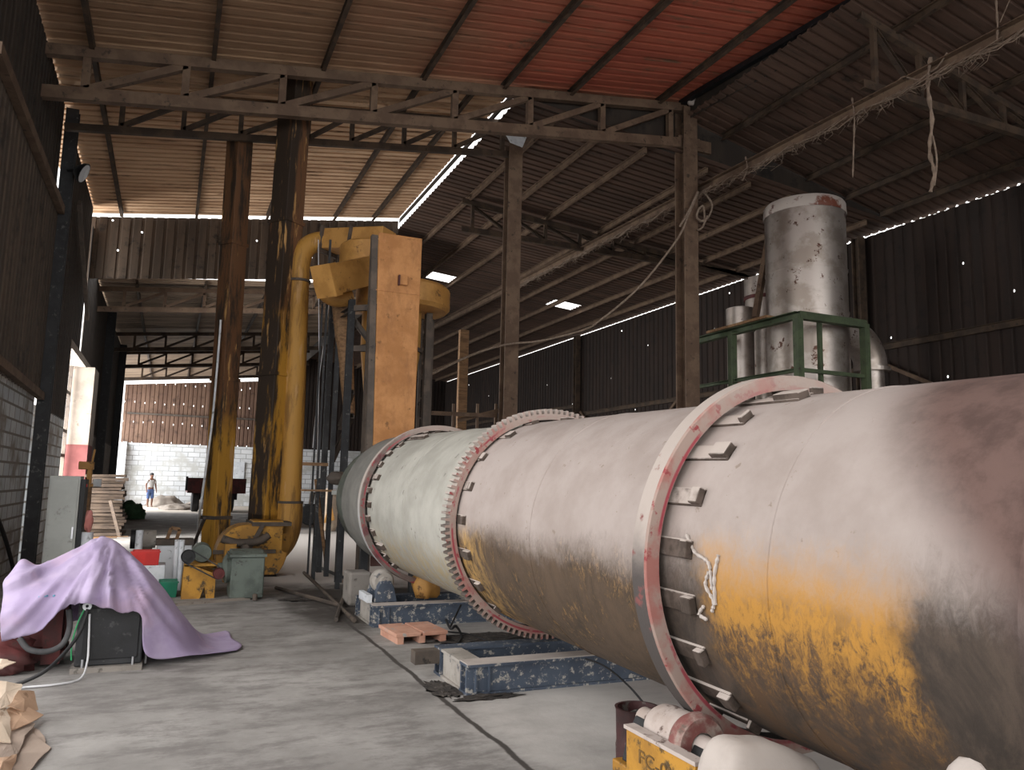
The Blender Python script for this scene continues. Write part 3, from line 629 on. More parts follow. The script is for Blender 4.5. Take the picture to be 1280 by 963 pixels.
def roller(label, cx, y0, y1, cz, r, floor_z, mats):
    t = thing('support_roller', label, 'roller', (cx, (y0 + y1) / 2, floor_z))
    L = y1 - y0
    MB().lathe([(0, y0), (r * .45, y0), (r * .45, y0 + L * .22), (r * .8, y0 + L * .22), (r * .95, y0 + L * .3), (r * .95, y0 + L * .36), (r, y0 + L * .38), (r, y0 + L * .62), (r * .95, y0 + L * .64), (r * .95, y0 + L * .7), (r * .8, y0 + L * .76), (r * .45, y0 + L * .78), (r * .45, y1), (0, y1)], c=(cx, 0, cz), axis='y', n=36).build('roller_wheel', mats[0], t, smooth='auto')
    for y in (y0 + L * .09, y1 - L * .09):
        MB().prism([(cx - .13, floor_z), (cx + .13, floor_z), (cx + .09, cz - .05), (cx + .05, cz + .02), (cx - .05, cz + .02), (cx - .09, cz - .05)], y - .05, y + .05).build('bearing_block', mats[1], t, bevel=.008)
    if floor_z > .21: MB().bb((cx - .2, y0 - .02, floor_z), (cx - .15, y1 + .02, cz - .12)).build('side_plate', mats[2], t)
    return t
a_ = math.radians(41)
roller('small dusty support roller under the far riding ring', 2.853 - 1.036 * math.cos(a_ + .22), 8.36, 8.72, 1.262 - 1.036 * math.sin(a_ + .22), .125, .225, ('bluetop', 'blue', 'white'))
a_ = math.radians(48); rx, rz = 2.932 - 1.052 * math.cos(a_), 1.163 - 1.052 * math.sin(a_)
rl = roller('large dusty support roller under the near riding ring', rx, 2.80, 3.36, rz, .115, .20, ('ringdust', 'black', 'black'))
MB().lathe([(.06, 2.90), (.120, 2.90), (.135, 2.92), (.135, 2.96), (.120, 2.99), (.06, 2.99)], c=(rx, 0, rz), axis='y', n=40).build('red_flange', 'flange', rl, smooth='auto')
M['stencil'] = mat('faded_stencil_ink', '#5a4220', '#6b5028', scale=9, bump=0)
yb = thing('roller_pedestal', 'yellow steel pedestal with stencilled letters below the near roller', 'pedestal', (2.15, 3.05, 0))
x0p = 2.05
MB().bb((x0p + .02, 2.74, 0), (2.5, 3.40, .20)).build('pedestal_body', 'yellow', yb, bevel=.008)
MB().bb((x0p, 2.72, 0), (x0p + .02, 3.24, .385)).build('face_plate', 'yellow', yb, bevel=.004)
MB().bb((x0p - .008, 2.71, .383), (x0p + .05, 3.25, .40)).build('top_flange', 'ringdust', yb)
for y in (2.86, 3.02, 3.16): MB().bb((x0p + .02, y, .20), (x0p + .10, y + .02, .37)).build('stiffener', 'black', yb)
def lettering(txt, parent, loc, rot, size, m, depth=.002, sx=1):
    cu = bpy.data.curves.new('lettering', 'FONT'); cu.body = txt; cu.size = size; cu.extrude = depth; cu.align_x = 'CENTER'
    ob = bpy.data.objects.new('tmp', cu); COL.objects.link(ob); me = bpy.data.meshes.new_from_object(ob.evaluated_get(bpy.context.evaluated_depsgraph_get()))
    bpy.data.objects.remove(ob); o = bpy.data.objects.new('lettering', me); COL.objects.link(o); o.parent = parent
    o.location = Vector(loc) - Vector(parent.location); o.rotation_euler = rot; o.scale = (sx, 1, 1); me.materials.clear(); me.materials.append(M[m]); return o
lettering('FC-0M', yb, (x0p - .001, 2.98, .265), (R90, 0, -R90), .085, 'stencil', sx=1.35)
bk = thing('oil_drum', 'cut off maroon oil drum full of dirt beside the near roller', 'drum', (2.295, 3.52, 0))
MB().lathe([(.0, .01), (.105, .01), (.112, .04), (.108, .07), (.112, .20), (.108, .22), (.112, .37), (.118, .385), (.104, .385), (.10, .31), (0, .31)], c=(2.295, 3.52, 0), n=32).build('drum_body', 'oildrum', bk, smooth='auto')
MB().blob((2.295, 3.52, .31), (.095, .095, .05), 5, .3).build('dirt', 'debris', bk, smooth=True)
cv = MB()
def cover(label, px0, px1, ytop, Y, depth, seed):
    a, b = PY(px0, ytop, Y), PY(px1, ytop + 14, Y); n = 22; rows = []
    for i in range(n + 1):
        u = -1 + 2 * i / n; row = []
        for j in range(n + 1):
            v = -1 + 2 * j / n
            X = (a.x + b.x) / 2 + u * (b.x - a.x) / 2; Yy = Y + depth / 2 + v * depth / 2
            e = (abs(u) ** 5 + abs(v) ** 5) ** .2; k = max(0, 1 - min(1, e) ** 6) ** .45
            zt_ = a.z + (b.z - a.z) * (u + 1) / 2; z = zt_ * (.12 + .88 * k) if e < .999 else .0
            z += .02 * mnoise.noise(Vector((X * 7, Yy * 7, seed))) * k - .03 * math.exp(-((u - .55) / .18) ** 2) * k
            row.append((X, Yy, max(z, 0)))
        rows.append(row)
    tag(MB().grid(rows).build('dust_cover', 'dust', smooth=True, solid=.01), label, 'cover')
cover('white clay dusted cover over a machine below the drum at bottom', 908, 1052, 934, 2.38, .26, 3)
hq = PY(1212, 950, 1.42)
tag(MB().blob((hq.x, 1.42, hq.z / 2), (.10, .12, hq.z / 2), 4, .1, flat=0).build('dust_heap', 'dust', smooth=True), 'small clay dust heap at the bottom edge under the drum end', 'heap')
cr = thing('concrete_footing', 'rough concrete footing left of the far roller base', 'block', (2.26, 9.8, 0))
MB().bb((2.12, 9.62, 0), (2.40, 10.0, .40)).build('block_body', 'concrete', cr, bevel=.03)
tag(MB().blob((2.75, 8.56, .36), (.16, .15, .20), 12, .3, flat=.225).build('rust_lump', 'orange', smooth=True), 'rusty orange lump behind the far roller, on the base frame', 'lump')
pl = thing('small_pallet', 'small salmon coloured wooden pallet on the floor before the far base', 'pallet', (2.28, 7.52, 0), rz=.06)
for k in range(3): MB().box((0, 0, 0), (0, 0, 0)) if 0 else MB().bb((2.06 + .215 * k, 7.26, 0), (2.12 + .215 * k, 7.78, .065)).build('bearer', 'brick', pl)
for k in range(2): MB().bb((2.04 + .275 * k, 7.25, .065), (2.29 + .275 * k, 7.79, .10)).build('deck_board', 'brick', pl, bevel=.006)
for k, (c, r) in enumerate((((1.96, 5.6, 0), (.10, .22, .016)), ((2.2, 5.30, 0), (.22, .06, .016)), ((3.0, 7.3, 0), (.5, .2, .015)), ((1.75, 10.3, 0), (.3, .15, .012)), ((2.6, 9.7, 0), (.4, .3, .02)))):
    o = tag(MB().blob(c, r, k, .9, 3.5, n=16, flat=.0).build('spilt_dirt', 'debris'), ['dark spilt dirt by the left end of the drive base frame', 'dark dirt along the front of the drive base frame', 'flat dark dirt patch under the drum behind the drive base', 'dark dirt on the floor behind the steel rods', 'dark dirt under the far end of the drum'][k], 'dirt', kind='stuff')
def wire(name, label, pts, r, m='rubber', cat='wire'):
    return tag(MB().tube(crom(pts, 8), r, 7).build(name, m, smooth=True), label, cat)
wire('bent_wire', 'thin dark wire arching from the drive base to the oil drum', [PY(732, 824, 5.33), PY(757, 834, 5.1), PY(786, 858, 4.6), PY(808, 884, 3.62)], .007)
wire('bent_wire', 'loop of black wire on the floor right of the small pallet', [PZ(556, 772, .02), PZ(563, 786, .10), PZ(570, 783, .10), PZ(577, 797, .02), PZ(566, 812, .02)], .012)
wire('bent_wire', 'long thin wire lying on the floor beyond the small pallet', [PZ(560, 790, .01), PZ(585, 793, .012), PZ(605, 800, .01), PZ(618, 806, .01)], .008)
wire('bent_wire', 'thin wire leaning on the far base frame', [PY(576, 757, 8.12), PZ(562, 786, .02)], .01)
for k, (a, b) in enumerate((((380, 716), (443, 776)), ((345, 735), (425, 757)), ((430, 745), (420, 775)))):
    tag(MB().tube([PZ(*a, .03), PZ(*b, .03)], .025, 6).build('steel_rod', 'steel'), ['long steel rod lying on the dark floor by the drum end', 'steel rod lying across the floor right of the gearbox', 'short steel rod at the corner of the far base'][k], 'rod')
# ================================================================== DUCTS, FAN, TOWER
def sq_duct(name, label, pb, pt, Y, side, rz, m, collars, z0):
    b, t_ = PY(*pb, Y), PY(*pt, Y); t = thing(name, label, 'duct', (b.x, Y, z0))
    h = side / 2; c, s_ = math.cos(rz), math.sin(rz)
    ring = lambda x, z, k=1: [(x + (u * c - v * s_) * h * k, Y + (u * s_ + v * c) * h * k, z) for u, v in ((-1, -1), (1, -1), (1, 1), (-1, 1))]
    def X(z): return b.x + (t_.x - b.x) * (z - b.z) / (t_.z - b.z)
    zs = [z0] + [PY(pb[0], cy, Y).z for cy in collars][::-1] + [t_.z]
    for i in range(len(zs) - 1):
        k0 = 1; MB().add(ring(X(zs[i]), zs[i]) + ring(X(zs[i + 1]), zs[i + 1]), [(0, 1, 5, 4), (1, 2, 6, 5), (2, 3, 7, 6), (3, 0, 4, 7), (0, 3, 2, 1), (4, 5, 6, 7)]).build('duct_section', m, t, bevel=.01)
    for z in zs[1:-1]:
        MB().add(ring(X(z), z - .03, 1.12) + ring(X(z), z + .03, 1.12), [(0, 1, 5, 4), (1, 2, 6, 5), (2, 3, 7, 6), (3, 0, 4, 7), (0, 3, 2, 1), (4, 5, 6, 7)]).build('flange', 'steel' if z < 1.2 else m, t)
    return t
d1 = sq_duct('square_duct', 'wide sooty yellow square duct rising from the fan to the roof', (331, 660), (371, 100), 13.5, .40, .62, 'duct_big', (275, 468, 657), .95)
d2 = sq_duct('square_duct', 'narrow rust brown square duct left of the wide one', (268, 690), (300, 176), 14.45, .33, .62, 'duct', (303, 474, 647), 0)
wire('white_pipe', 'thin white pipe running up the narrow square duct', [PZ(245, 690, .0), PY(250, 640, 14.2), PY(257, 590, 14.2), PY(266, 520, 14.2), PY(273, 440, 14.2), PY(276, 400, 14.2)], .02, 'white', 'pipe')
pp = thing('suction_pipe', 'round yellow pipe with elbows between the fan and the tower', 'pipe', PY(358, 700, 13.45))
MB().tube([PY(362, 628, 13.45), PY(368, 500, 13.45), PY(374, 352, 13.45)], [.185, .178, .17], 32).build('straight_pipe', 'pipe', pp, smooth='auto')
MB().tube(crom([PY(374, 352, 13.45), PY(376, 325, 13.45), PY(384, 309, 13.45), PY(399, 302, 13.45), PY(420, 302, 13.45)], 6), .172, 32).build('top_elbow', 'pipe', pp, smooth='auto')
MB().tube(crom([PY(362, 628, 13.45), PY(361, 652, 13.45), PY(355, 674, 13.42), PY(340, 690, 13.4), PY(318, 698, 13.38)], 6), .215, 32).build('bottom_elbow', 'pipe', pp, smooth='auto')
for (x, y), r in (((362, 628), .225), ((374, 352), .195)):
    a = PY(x, y, 13.45); MB().cyl(a - Vector((0, 0, .02)), a + Vector((0, 0, .02)), r, n=32).build('flange', 'steel', pp)
a = PY(350, 673, 13.2); MB().bb((a.x - .09, a.y - .05, a.z - .08), (a.x + .09, a.y + .1, a.z + .08)).build('inspection_cover', 'yellow', pp)
fan = thing('blower_fan', 'yellow centrifugal fan housing under the wide square duct', 'fan', PY(312, 705, 13.2).xy.to_3d())
fc = PY(309, 689, 13.0); sp = []
for k in range(33):
    a = math.pi * 1.5 * k / 32 + math.pi * .02; r = .42 + .16 * k / 32 if k else .42
    sp.append((fc.x + r * math.cos(a + math.pi / 2 - .1), fc.z + r * math.sin(a + math.pi / 2 - .1)))
sp = [(u, max(v, .04)) for u, v in sp] + [(fc.x + .5, fc.z + .02), (fc.x + .5, fc.z + .48), (fc.x + .05, fc.z + .48)]
MB().prism(sp, 12.75, 13.42).build('scroll_housing', 'yellow', fan, bevel=.015)
MB().bb((fc.x - .52, 12.72, fc.z - .02), (fc.x + .40, 12.77, fc.z + .04)).build('joint_flange', 'steel', fan)
MB().beam((fc.x - .05, 12.71, fc.z - .05), (fc.x + .18, 12.71, fc.z + .42), .05, .06).build('strut', 'steel', fan)
MB().bb((fc.x + .02, 12.72, fc.z + .40), (fc.x + .62, 13.75, fc.z + .46)).build('outlet_flange', 'steel', fan)
MB().bb((fc.x - .1, 12.85, 0), (fc.x + .45, 13.3, .12)).build('fan_foot', 'debris', fan)
mp = PY(300, 680, 12.4)
MB().cyl((fc.x - .1, 12.2, .50), (fc.x - .1, 12.76, .50), .05).build('shaft', 'steel', fan)
MB().tube(crom([(fc.x - .42, 12.45, .62), (fc.x - .2, 12.42, .56), (fc.x + .1, 12.45, .58), (fc.x + .25, 12.5, .66)], 5), .06, 8).build('bearing_bracket', 'steel', fan, smooth=True)
MB().bb((fc.x - .38, 12.3, 0), (fc.x - .22, 12.55, .55)).build('bearing_stand', 'yellow', fan)
# gearbox in front
gb = thing('gearbox', 'grey green gearbox with sloped lid in front of the yellow fan', 'gearbox', (1.0, 10.7, 0))
gx0, gx1 = PY(287, 740, 10.45).x, PY(329, 740, 10.45).x
MB().prism([(10.45, .02), (10.95, .02), (10.95, .60), (10.62, .60), (10.45, .52)], gx0, gx1, 'x').build('gearbox_case', 'greygreen', gb, bevel=.015)
MB().bb((gx0 - .02, 10.43, .53), (gx1 + .02, 10.98, .565)).build('lid_flange', 'greygreen', gb)
MB().lathe([(0, 0), (.17, 0), (.19, -.05), (.12, -.09), (.07, -.10), (.07, -.15), (0, -.15)], c=(gx0, 10.62, .38), axis='x', n=32).build('bearing_housing', 'greygreen', gb, smooth='auto')
MB().tube([(gx0 + .30, 10.44, .05), (gx0 + .30, 10.38, .06), (gx0 + .30, 10.36, 0)], .03, 8).build('drain_pipe', 'steel', gb)
ms = thing('motor_stand', 'yellow steel stand with belt drive beside the grey green gearbox', 'stand', (.55, 10.6, 0))
sx0, sx1 = PY(227, 730, 10.75).x, gx0 - .16
MB().prism([(sx0, .0), (sx0 + .22, 0), (sx0 + .26, .14), (sx1 - .12, .14), (sx1 - .1, 0), (sx1, 0), (sx1, .30), (sx0 + .1, .42), (sx0 + .02, .42)], 10.72, 10.78).build('front_plate', 'yellow', ms)
MB().prism([(sx0, .0), (sx0 + .22, 0), (sx0 + .26, .14), (sx1 - .12, .14), (sx1 - .1, 0), (sx1, 0), (sx1, .30), (sx0 + .1, .42), (sx0 + .02, .42)], 11.12, 11.18).build('rear_plate', 'yellow', ms)
MB().bb((sx0 + .02, 10.72, .40), (sx0 + .4, 11.2, .43)).build('motor_shelf', 'yellow', ms)
MB().lathe([(0, 10.85), (.11, 10.85), (.12, 10.9), (.12, 11.2), (.08, 11.25), (0, 11.25)], c=(sx0 + .22, 0, .55), axis='y', n=24).build('motor', 'greygreen', ms, smooth='auto')
p1, p2 = Vector((sx0 + .05, 10.62, .535)), Vector((gx0 - .14, 10.50, .33))
for p, r, m in ((p1, .085, 'black'), (p2, .07, 'maroon')):
    MB().lathe([(0, -.04), (r * .4, -.04), (r * .4, -.02), (r * .85, -.02), (r, -.03), (r, .03), (r * .85, .02), (0, .02)], c=p, axis='y', n=28).build('pulley', m, ms, smooth='auto')
dd = (p2 - p1).normalized(); nn = dd.cross(Vector((0, 1, 0))).normalized()
for s_, r1, r2 in ((1, .085, .07), (-1, .085, .07)):
    MB().beam(p1 + nn * s_ * r1, p2 + nn * s_ * r2, .035, .014, nn).build('drive_belt', 'rubber', ms)
# tower on the drum end
tw = thing('exhaust_tower', 'tall ochre sheet metal tower standing behind the far drum end', 'tower', (2.95, 11, 0))
ta, tb = PY(473, 300, 10.75), PY(528, 300, 10.75); tz = PY(500, 294, 10.75).z
MB().add([(2.64, 10.75, .35), (3.20, 10.75, .35), (3.20, 10.98, .35), (2.72, 10.98, .35), (ta.x, 10.75, tz), (tb.x, 10.75, tz), (tb.x, 10.98, tz), (ta.x + .06, 10.98, tz)], [(0, 1, 5, 4), (1, 2, 6, 5), (2, 3, 7, 6), (3, 0, 4, 7), (0, 3, 2, 1), (4, 5, 6, 7)]).build('tower_duct', 'tower', tw, bevel=.012)
MB().beam((2.60, 10.80, 0), (ta.x - .05, 10.80, tz - .05), .09, .09).build('corner_post', 'steel', tw)
hp = PY(505, 350, 10.72)
hb = MB(); hb.bb((hp.x - .075, 10.70, hp.z - .08), (hp.x + .055, 10.75, hp.z + .06)); hb.build('hatch', 'tower', tw, bevel=.006)
MB().bb((hp.x - .085, 10.685, hp.z - .09), (hp.x - .065, 10.75, hp.z + .06)).build('hatch_hinge', 'maroon', tw)
zj = PY(500, 366, 10.75).z; MB().bb((ta.x - .004, 10.742, zj - .006), (tb.x + .004, 10.76, zj + .006)).build('joint_seam', 'tower', tw)
MB().lathe([(.0, 9.86), (.74, 9.86), (.74, 10.55), (.55, 10.9), (0, 10.9)], c=(2.83, 0, 1.29), axis='y', n=48).build('end_chamber', 'greygreen', tw, smooth='auto')
for x in (2.5, 3.2): MB().bb((x - .05, 10.5, 0), (x + .05, 10.6, .9)).build('stand_leg', 'blacksteel', tw)
pt_ = [(ta.x + .01 + (tb.x - ta.x - .02) * k / 14, tz + .02 * random.random()) for k in range(15)]
# cyclone behind
cyA = PY(504, 375, 12.6); cy = thing('cyclone_separator', 'ochre cyclone with wide round head and cone behind the tower', 'cyclone', (cyA.x, 12.6, 0))
zt0, zt1 = PY(504, 360, 12.6).z, PY(504, 386, 12.6).z; zc = PY(504, 440, 12.6).z
MB().lathe([(0, zt0), (.74, zt0), (.80, zt0 - .06), (.80, zt1), (.74, zt1 - .06), (.60, zt1 - .08), (0, zt1 - .08)], c=(cyA.x, 12.6, 0), n=56).build('scroll_head', 'orange', cy, smooth='auto')
cx_ = PY(488, 440, 12.6).x
MB().lathe([(.50, zt1 - .05), (.50, zc)], c=(cx_, 12.6, 0), n=48).build('barrel', 'orange', cy, smooth='auto')
MB().lathe([(.50, zc), (.16, .75), (.16, .5), (0, .5)], c=(cx_, 12.6, 0), n=48).build('cone', 'orange', cy, smooth='auto')
MB().lathe([(.49, zc - .03), (.54, zc - .03), (.54, zc + .03), (.49, zc + .03)], c=(cx_, 12.6, 0), n=48, closed=True).build('cone_flange', 'steel', cy, smooth='auto')
v0 = PY(472, 307, 12.6); v1 = PY(472, 338, 12.6)
MB().lathe([(0, v0.z), (.56, v0.z), (.60, v0.z - .04), (.60, v1.z), (0, v1.z)], c=(v0.x, 12.75, 0), n=48).build('volute', 'orange', cy, smooth='auto')
MB().cyl((v0.x, 12.75, v1.z), (cyA.x, 12.6, zt0), .36, n=32).build('outlet_neck', 'orange', cy, smooth='auto')
MB().beam(PY(462, 338, 12.25), PY(412, 350, 11.75), .36, .46).build('inlet_box', 'orange', cy, bevel=.01)
e0, e1 = PY(412, 350, 11.75), PY(404, 352, 11.67)
MB().beam(e0, e1, .40, .50).build('inlet_flange', 'orange', cy)
MB().tube(crom([PY(440, 372, 12.3), PY(420, 374, 12.3), PY(406, 366, 12.3), PY(401, 350, 12.3)], 5), .13, 20).build('return_elbow', 'orange', cy, smooth='auto')
MB().tube([PY(427, 378, 12.7), PY(437, 520, 12.7)], [.17, .09], 24).build('dust_leg', 'wood', cy, smooth='auto')
rd = pp
MB().beam(PY(412, 302, 13.45), PY(486, 300, 12.55), .42, .36).build('cross_duct', 'orange', rd, bevel=.012)
MB().beam(PY(410, 303, 13.47), PY(413, 303, 13.43), .5, .47).build('flange', 'steel', rd)
MB().beam(PY(446, 302, 13.0), PY(448, 302, 12.97), .47, .45).build('flange', 'steel', rd)
# support frame
sf = thing('cyclone_stand', 'black steel post frame carrying the cyclone, left of the drum end', 'stand', PY(420, 700, 12.3).xy.to_3d())
def post(pa, pb, Y, wd, part='post', m='blacksteel', z0=None):
    a, b = PY(*pa, Y), PY(*pb, Y)
    if z0 is not None: b.z = z0; b.x = a.x
    MB().angle(a, b, wd, wd).build(part, m, sf)
post((440, 375), (440, 720), 11.9, .10, z0=0); post((416, 375), (416, 700), 13.3, .09, z0=0); post((424, 400), (424, 700), 12.7, .07, z0=0)
post((536, 392), (536, 600), 12.4, .11, z0=0, m='steel'); post((468, 300), (468, 600), 11.7, .10, m='steel', z0=0)
for a, b, Ya, Yb in (((440, 386), (472, 384), 11.9, 11.7), ((440, 386), (416, 402), 11.9, 13.3), ((440, 436), (472, 436), 11.9, 11.7), ((440, 520), (416, 575), 11.9, 13.2), ((472, 440), (442, 400), 11.7, 11.9), ((440, 490), (425, 535), 11.9, 12.7)):
    MB().angle(PY(*a, Ya), PY(*b, Yb), .07, .09).build('brace', 'steel', sf)
pf = thing('pipe_rack', 'slim black upright rack standing on the floor beyond the drum end', 'rack', PY(412, 720, 11.6).xy.to_3d())
for px, y0, Y, wd in ((398, 598, 12.2, .05), (413, 300, 12.6, .035), (428, 600, 11.2, .06), (403, 380, 12.8, .03)):
    a = PY(px, y0, Y); MB().beam(a, (a.x, a.y, 0), wd, wd).build('upright', 'blacksteel', pf)
MB().beam(PY(395, 600, 12.2), PZ(409, 716, .03), .045, .045).build('slant_bar', 'wood', pf)
MB().beam(PY(378, 580, 12.2), PY(410, 581, 12.2), .05, .05).build('cross_bar', 'wood', pf)
MB().beam(PY(376, 613, 12.2), PY(420, 614, 12.0), .03, .03).build('cross_bar', 'wood', pf)
MB().beam(PZ(398, 709, .03), PZ(428, 722, .03), .04, .04).build('foot_bar', 'blacksteel', pf)
a = PY(422, 598, 11.3); MB().blob(a, (.16, .14, .10), 3, .15).build('drive_motor', 'steel', pf, smooth=True)
MB().beam(PY(418, 616, 11.3), PY(438, 616, 10.9), .09, .06).build('clamp', 'grey', pf)
MB().tube([PY(398, 300, 12.9), PY(399, 470, 12.9), PY(396, 600, 12.9)], .008, 5).build('guy_wire', 'cablew', pf)
MB().tube([PY(411, 380, 12.9), PY(398, 480, 12.9), PY(391, 560, 12.9)], .008, 5).build('guy_wire', 'cablew', pf)
ld = thing('ladder', 'grey steel ladder at the right side of the tower', 'ladder', PY(532, 520, 12.9))
zb_ = 0
for px in (527, 541):
    a = PY(px, 396, 12.9); MB().beam(a, (a.x, a.y, 0), .05, .05).build('rail', 'steel', ld)
for k in range(14):
    z = PY(530, 400, 12.9).z - .35 * k
    if z > .2: MB().cyl((PY(527, 396, 12.9).x, 12.9, z), (PY(541, 396, 12.9).x, 12.9, z), .016, n=8).build('rung', 'steel', ld)
# things right of the tower, behind the drum
wp = PY(580, 413, 17); tag(MB().beam(wp, (wp.x, 17, 0), .22, .12).build('timber_post', 'wood'), 'brown timber post standing between tower and column', 'post')
rl_ = thing('guard_rail', 'dusty low guard rail behind the far part of the drum', 'railing', PY(590, 520, 15))
for a, b in (((528, 516), (620, 520)), ((572, 526), (630, 512))): MB().beam(PY(*a, 15), PY(*b, 14.6), .05, .08).build('rail', 'truss', rl_)
for px in (567, 597, 620):
    a = PY(px, 505, 14.8); MB().beam(a, (a.x, a.y, 0), .05, .05).build('upright', 'truss', rl_)
# ================================================================== SILVER TANKS
YT = 11.6
def vcyl(mb, px0, px1, ptop, Y, z0=0, seg=40):
    a, b = PY(px0, ptop, Y), PY(px1, ptop, Y); return (a.x + b.x) / 2, (b.x - a.x) / 2, a.z
x, r, zt_ = vcyl(None, 968, 1040, 254, YT)
tk = thing('silver_tank', 'tall rust spotted silver tank with elbow pipe behind the drum', 'tank', (x, YT, 0)); TX, TR = x, r
zl = PY(1003, 272, YT).z
MB().lathe([(0, 0), (r, 0), (r, zl), (0, zl)], c=(x, YT, 0), n=56).build('tank_body', 'silver', tk, smooth='auto')
MB().lathe([(r * 1.02, zl - .02), (r * 1.03, zl), (r * 1.02, zt_), (r * .98, zt_ + .05), (0, zt_ + .08)], c=(x, YT, 0), n=56).build('lid', mat('silver_lid_rust', '#b5aca6', '#6b3a2a', '#542c22', scale=1.5, rough=.55, lo=.5, hi=.56), tk, smooth='auto')
for z in (PY(1003, 343, YT).z, PY(1003, 395, YT).z): MB().lathe([(r, z - .02), (r + .012, z - .02), (r + .012, z + .02), (r, z + .02)], c=(x, YT, 0), n=56, closed=True).build('hoop', 'silver', tk, smooth='auto')
for (p0, p1, pt, Yq), lab in zip(((912, 938, 385, 13.2), (936, 968, 347, 13.6)), ('short silver pipe at the left of the tall tank', 'silver capped pipe just left of the tall tank')):
    x, r, z = vcyl(None, p0, p1, pt, Yq); t = thing('silver_pipe', lab, 'pipe', (x, Yq, 0))
    MB().lathe([(0, 0), (r, 0), (r, z - .45), (0, z - .45)], c=(x, Yq, 0), n=32).build('pipe_body', 'silver', t, smooth='auto')
    MB().lathe([(r * 1.05, z - .42), (r * 1.05, z), (r * .6, z + .04), (0, z + .05)], c=(x, Yq, 0), n=32).build('cap', 'silver', t, smooth='auto')
    MB().lathe([(r * .9, z - .5), (r * 1.08, z - .5), (r * 1.08, z - .42), (r * .9, z - .42)], c=(x, Yq, 0), n=32, closed=True).build('collar', 'maroon', t, smooth='auto')
eb = tk
ep = [PY(1032, 412, YT), PY(1052, 414, YT), PY(1074, 426, YT), PY(1086, 446, YT), PY(1088, 464, YT)]
MB().tube(crom(ep, 7), .33, 32).build('elbow', 'silver', eb, smooth='auto')
a = PY(1090, 462, YT); MB().tube([a, (a.x, YT, 0)], .24, 32).build('downpipe', 'silver', eb, smooth='auto')
MB().tube([a + Vector((0, 0, .03)), a - Vector((0, 0, .05))], .36, 32).build('flange', 'silver', eb)
gf = thing('green_platform_frame', 'dull green steel frame around the silver tanks', 'frame', PY(997, 470, 10.5).xy.to_3d())
k0 = PY(997, 394, 10.5); zf = k0.z; zm = PY(997, 462, 10.5).z; yb_ = 13.9; xr = PY(1080, 400, 10.5).x
for (x, y) in ((k0.x, 10.5), (k0.x, yb_), (xr, 10.5), (k0.x, 12.3)): MB().angle((x, y, 0), (x, y, zf), .13, .13).build('post', 'green', gf)
a = PX(1047, 330, k0.x + .62); MB().angle((k0.x + .62, 10.6, 0), (k0.x + .62, 10.6, zf), .07, .07).build('post', 'green', gf)
for z in (zf, zm):
    wd = .14 if z == zf else .07
    MB().angle((k0.x, 10.5, z), (k0.x, yb_, z), wd, wd).build('side_rail', 'green', gf); MB().angle((k0.x, 10.5, z), (xr, 10.5, z), wd, wd).build('front_rail', 'green', gf)
MB().bb((k0.x - .1, 11.2, zf + .08), (k0.x + .25, 13.0, zf + .13)).build('walk_plank', 'wood', gf)
tag(MB().beam(PY(967, 262, 12.6), PY(944, 398, 12.2), .10, .14).build('leaning_beam', 'truss'), 'dark steel beam leaning on the left of the tall silver tank', 'beam')
# ================================================================== LEFT SIDE
# machine under the lilac cloth
bp0, bp1 = PY(92, 830, 6.98), PY(176, 830, 6.98)
mc = thing('covered_machine', 'black square machine box half hidden under the lilac cloth', 'machine', ((bp0.x + bp1.x) / 2, 7.35, 0))
bx0, bx1 = bp0.x, bp1.x; ztop = PY(135, 752, 7.1).z; zbot = PY(135, 832, 6.98).z
MB().bb((bx0, 6.98, zbot), (bx1, 7.7, ztop)).build('machine_box', 'blacksteel', mc, bevel=.012)
MB().bb((bx0 + .05, 6.965, zbot + .05), (bx1 - .03, 6.98, ztop - .03)).build('front_panel', 'black', mc, bevel=.006)
MB().bb((bx0 - .02, 6.93, 0), (bx1 + .01, 7.75, zbot)).build('plinth', 'concrete', mc)
MB().bb((bx0 - .25, 7.2, .03), (bx0 - .12, 7.32, ztop - .02)).build('red_post', 'maroon', mc)
MB().bb((bx0 - .75, 7.25, .05), (bx0 - .1, 7.65, .12)).build('red_rail', 'maroon', mc)
MB().bb((bx0 - .5, 7.35, .1), (bx0 - .1, 7.55, .55)).build('rear_body', 'maroon', mc)
MB().bb((bx0 + .1, 7.45, ztop), (bx1 - .2, 7.62, ztop + .25)).build('upper_body', 'steel', mc)
for x in (bx0 + .06, bx1 - .06):
    MB().cyl((x, 6.95, zbot - .01), (x, 6.95, zbot + .06), .009, n=10).build('bolt', 'chrome', mc)
MB().lathe([(.012, 0), (.032, 0), (.032, .02), (.012, .02)], c=(bx0 + .06, 6.94, ztop - .01), axis='y', n=20, closed=True).build('hose_port', 'white', mc, smooth='auto')
MB().tube([(bx1 + .03, 7.06, zbot - .02), (bx1 + .035, 7.06, ztop + .02)], .009, 8).build('steel_rod', 'chrome', mc)
MB().cyl((bx1 + .034, 7.05, ztop - .12), (bx1 + .034, 7.05, ztop - .01), .02, n=12).build('white_grip', 'white', mc)
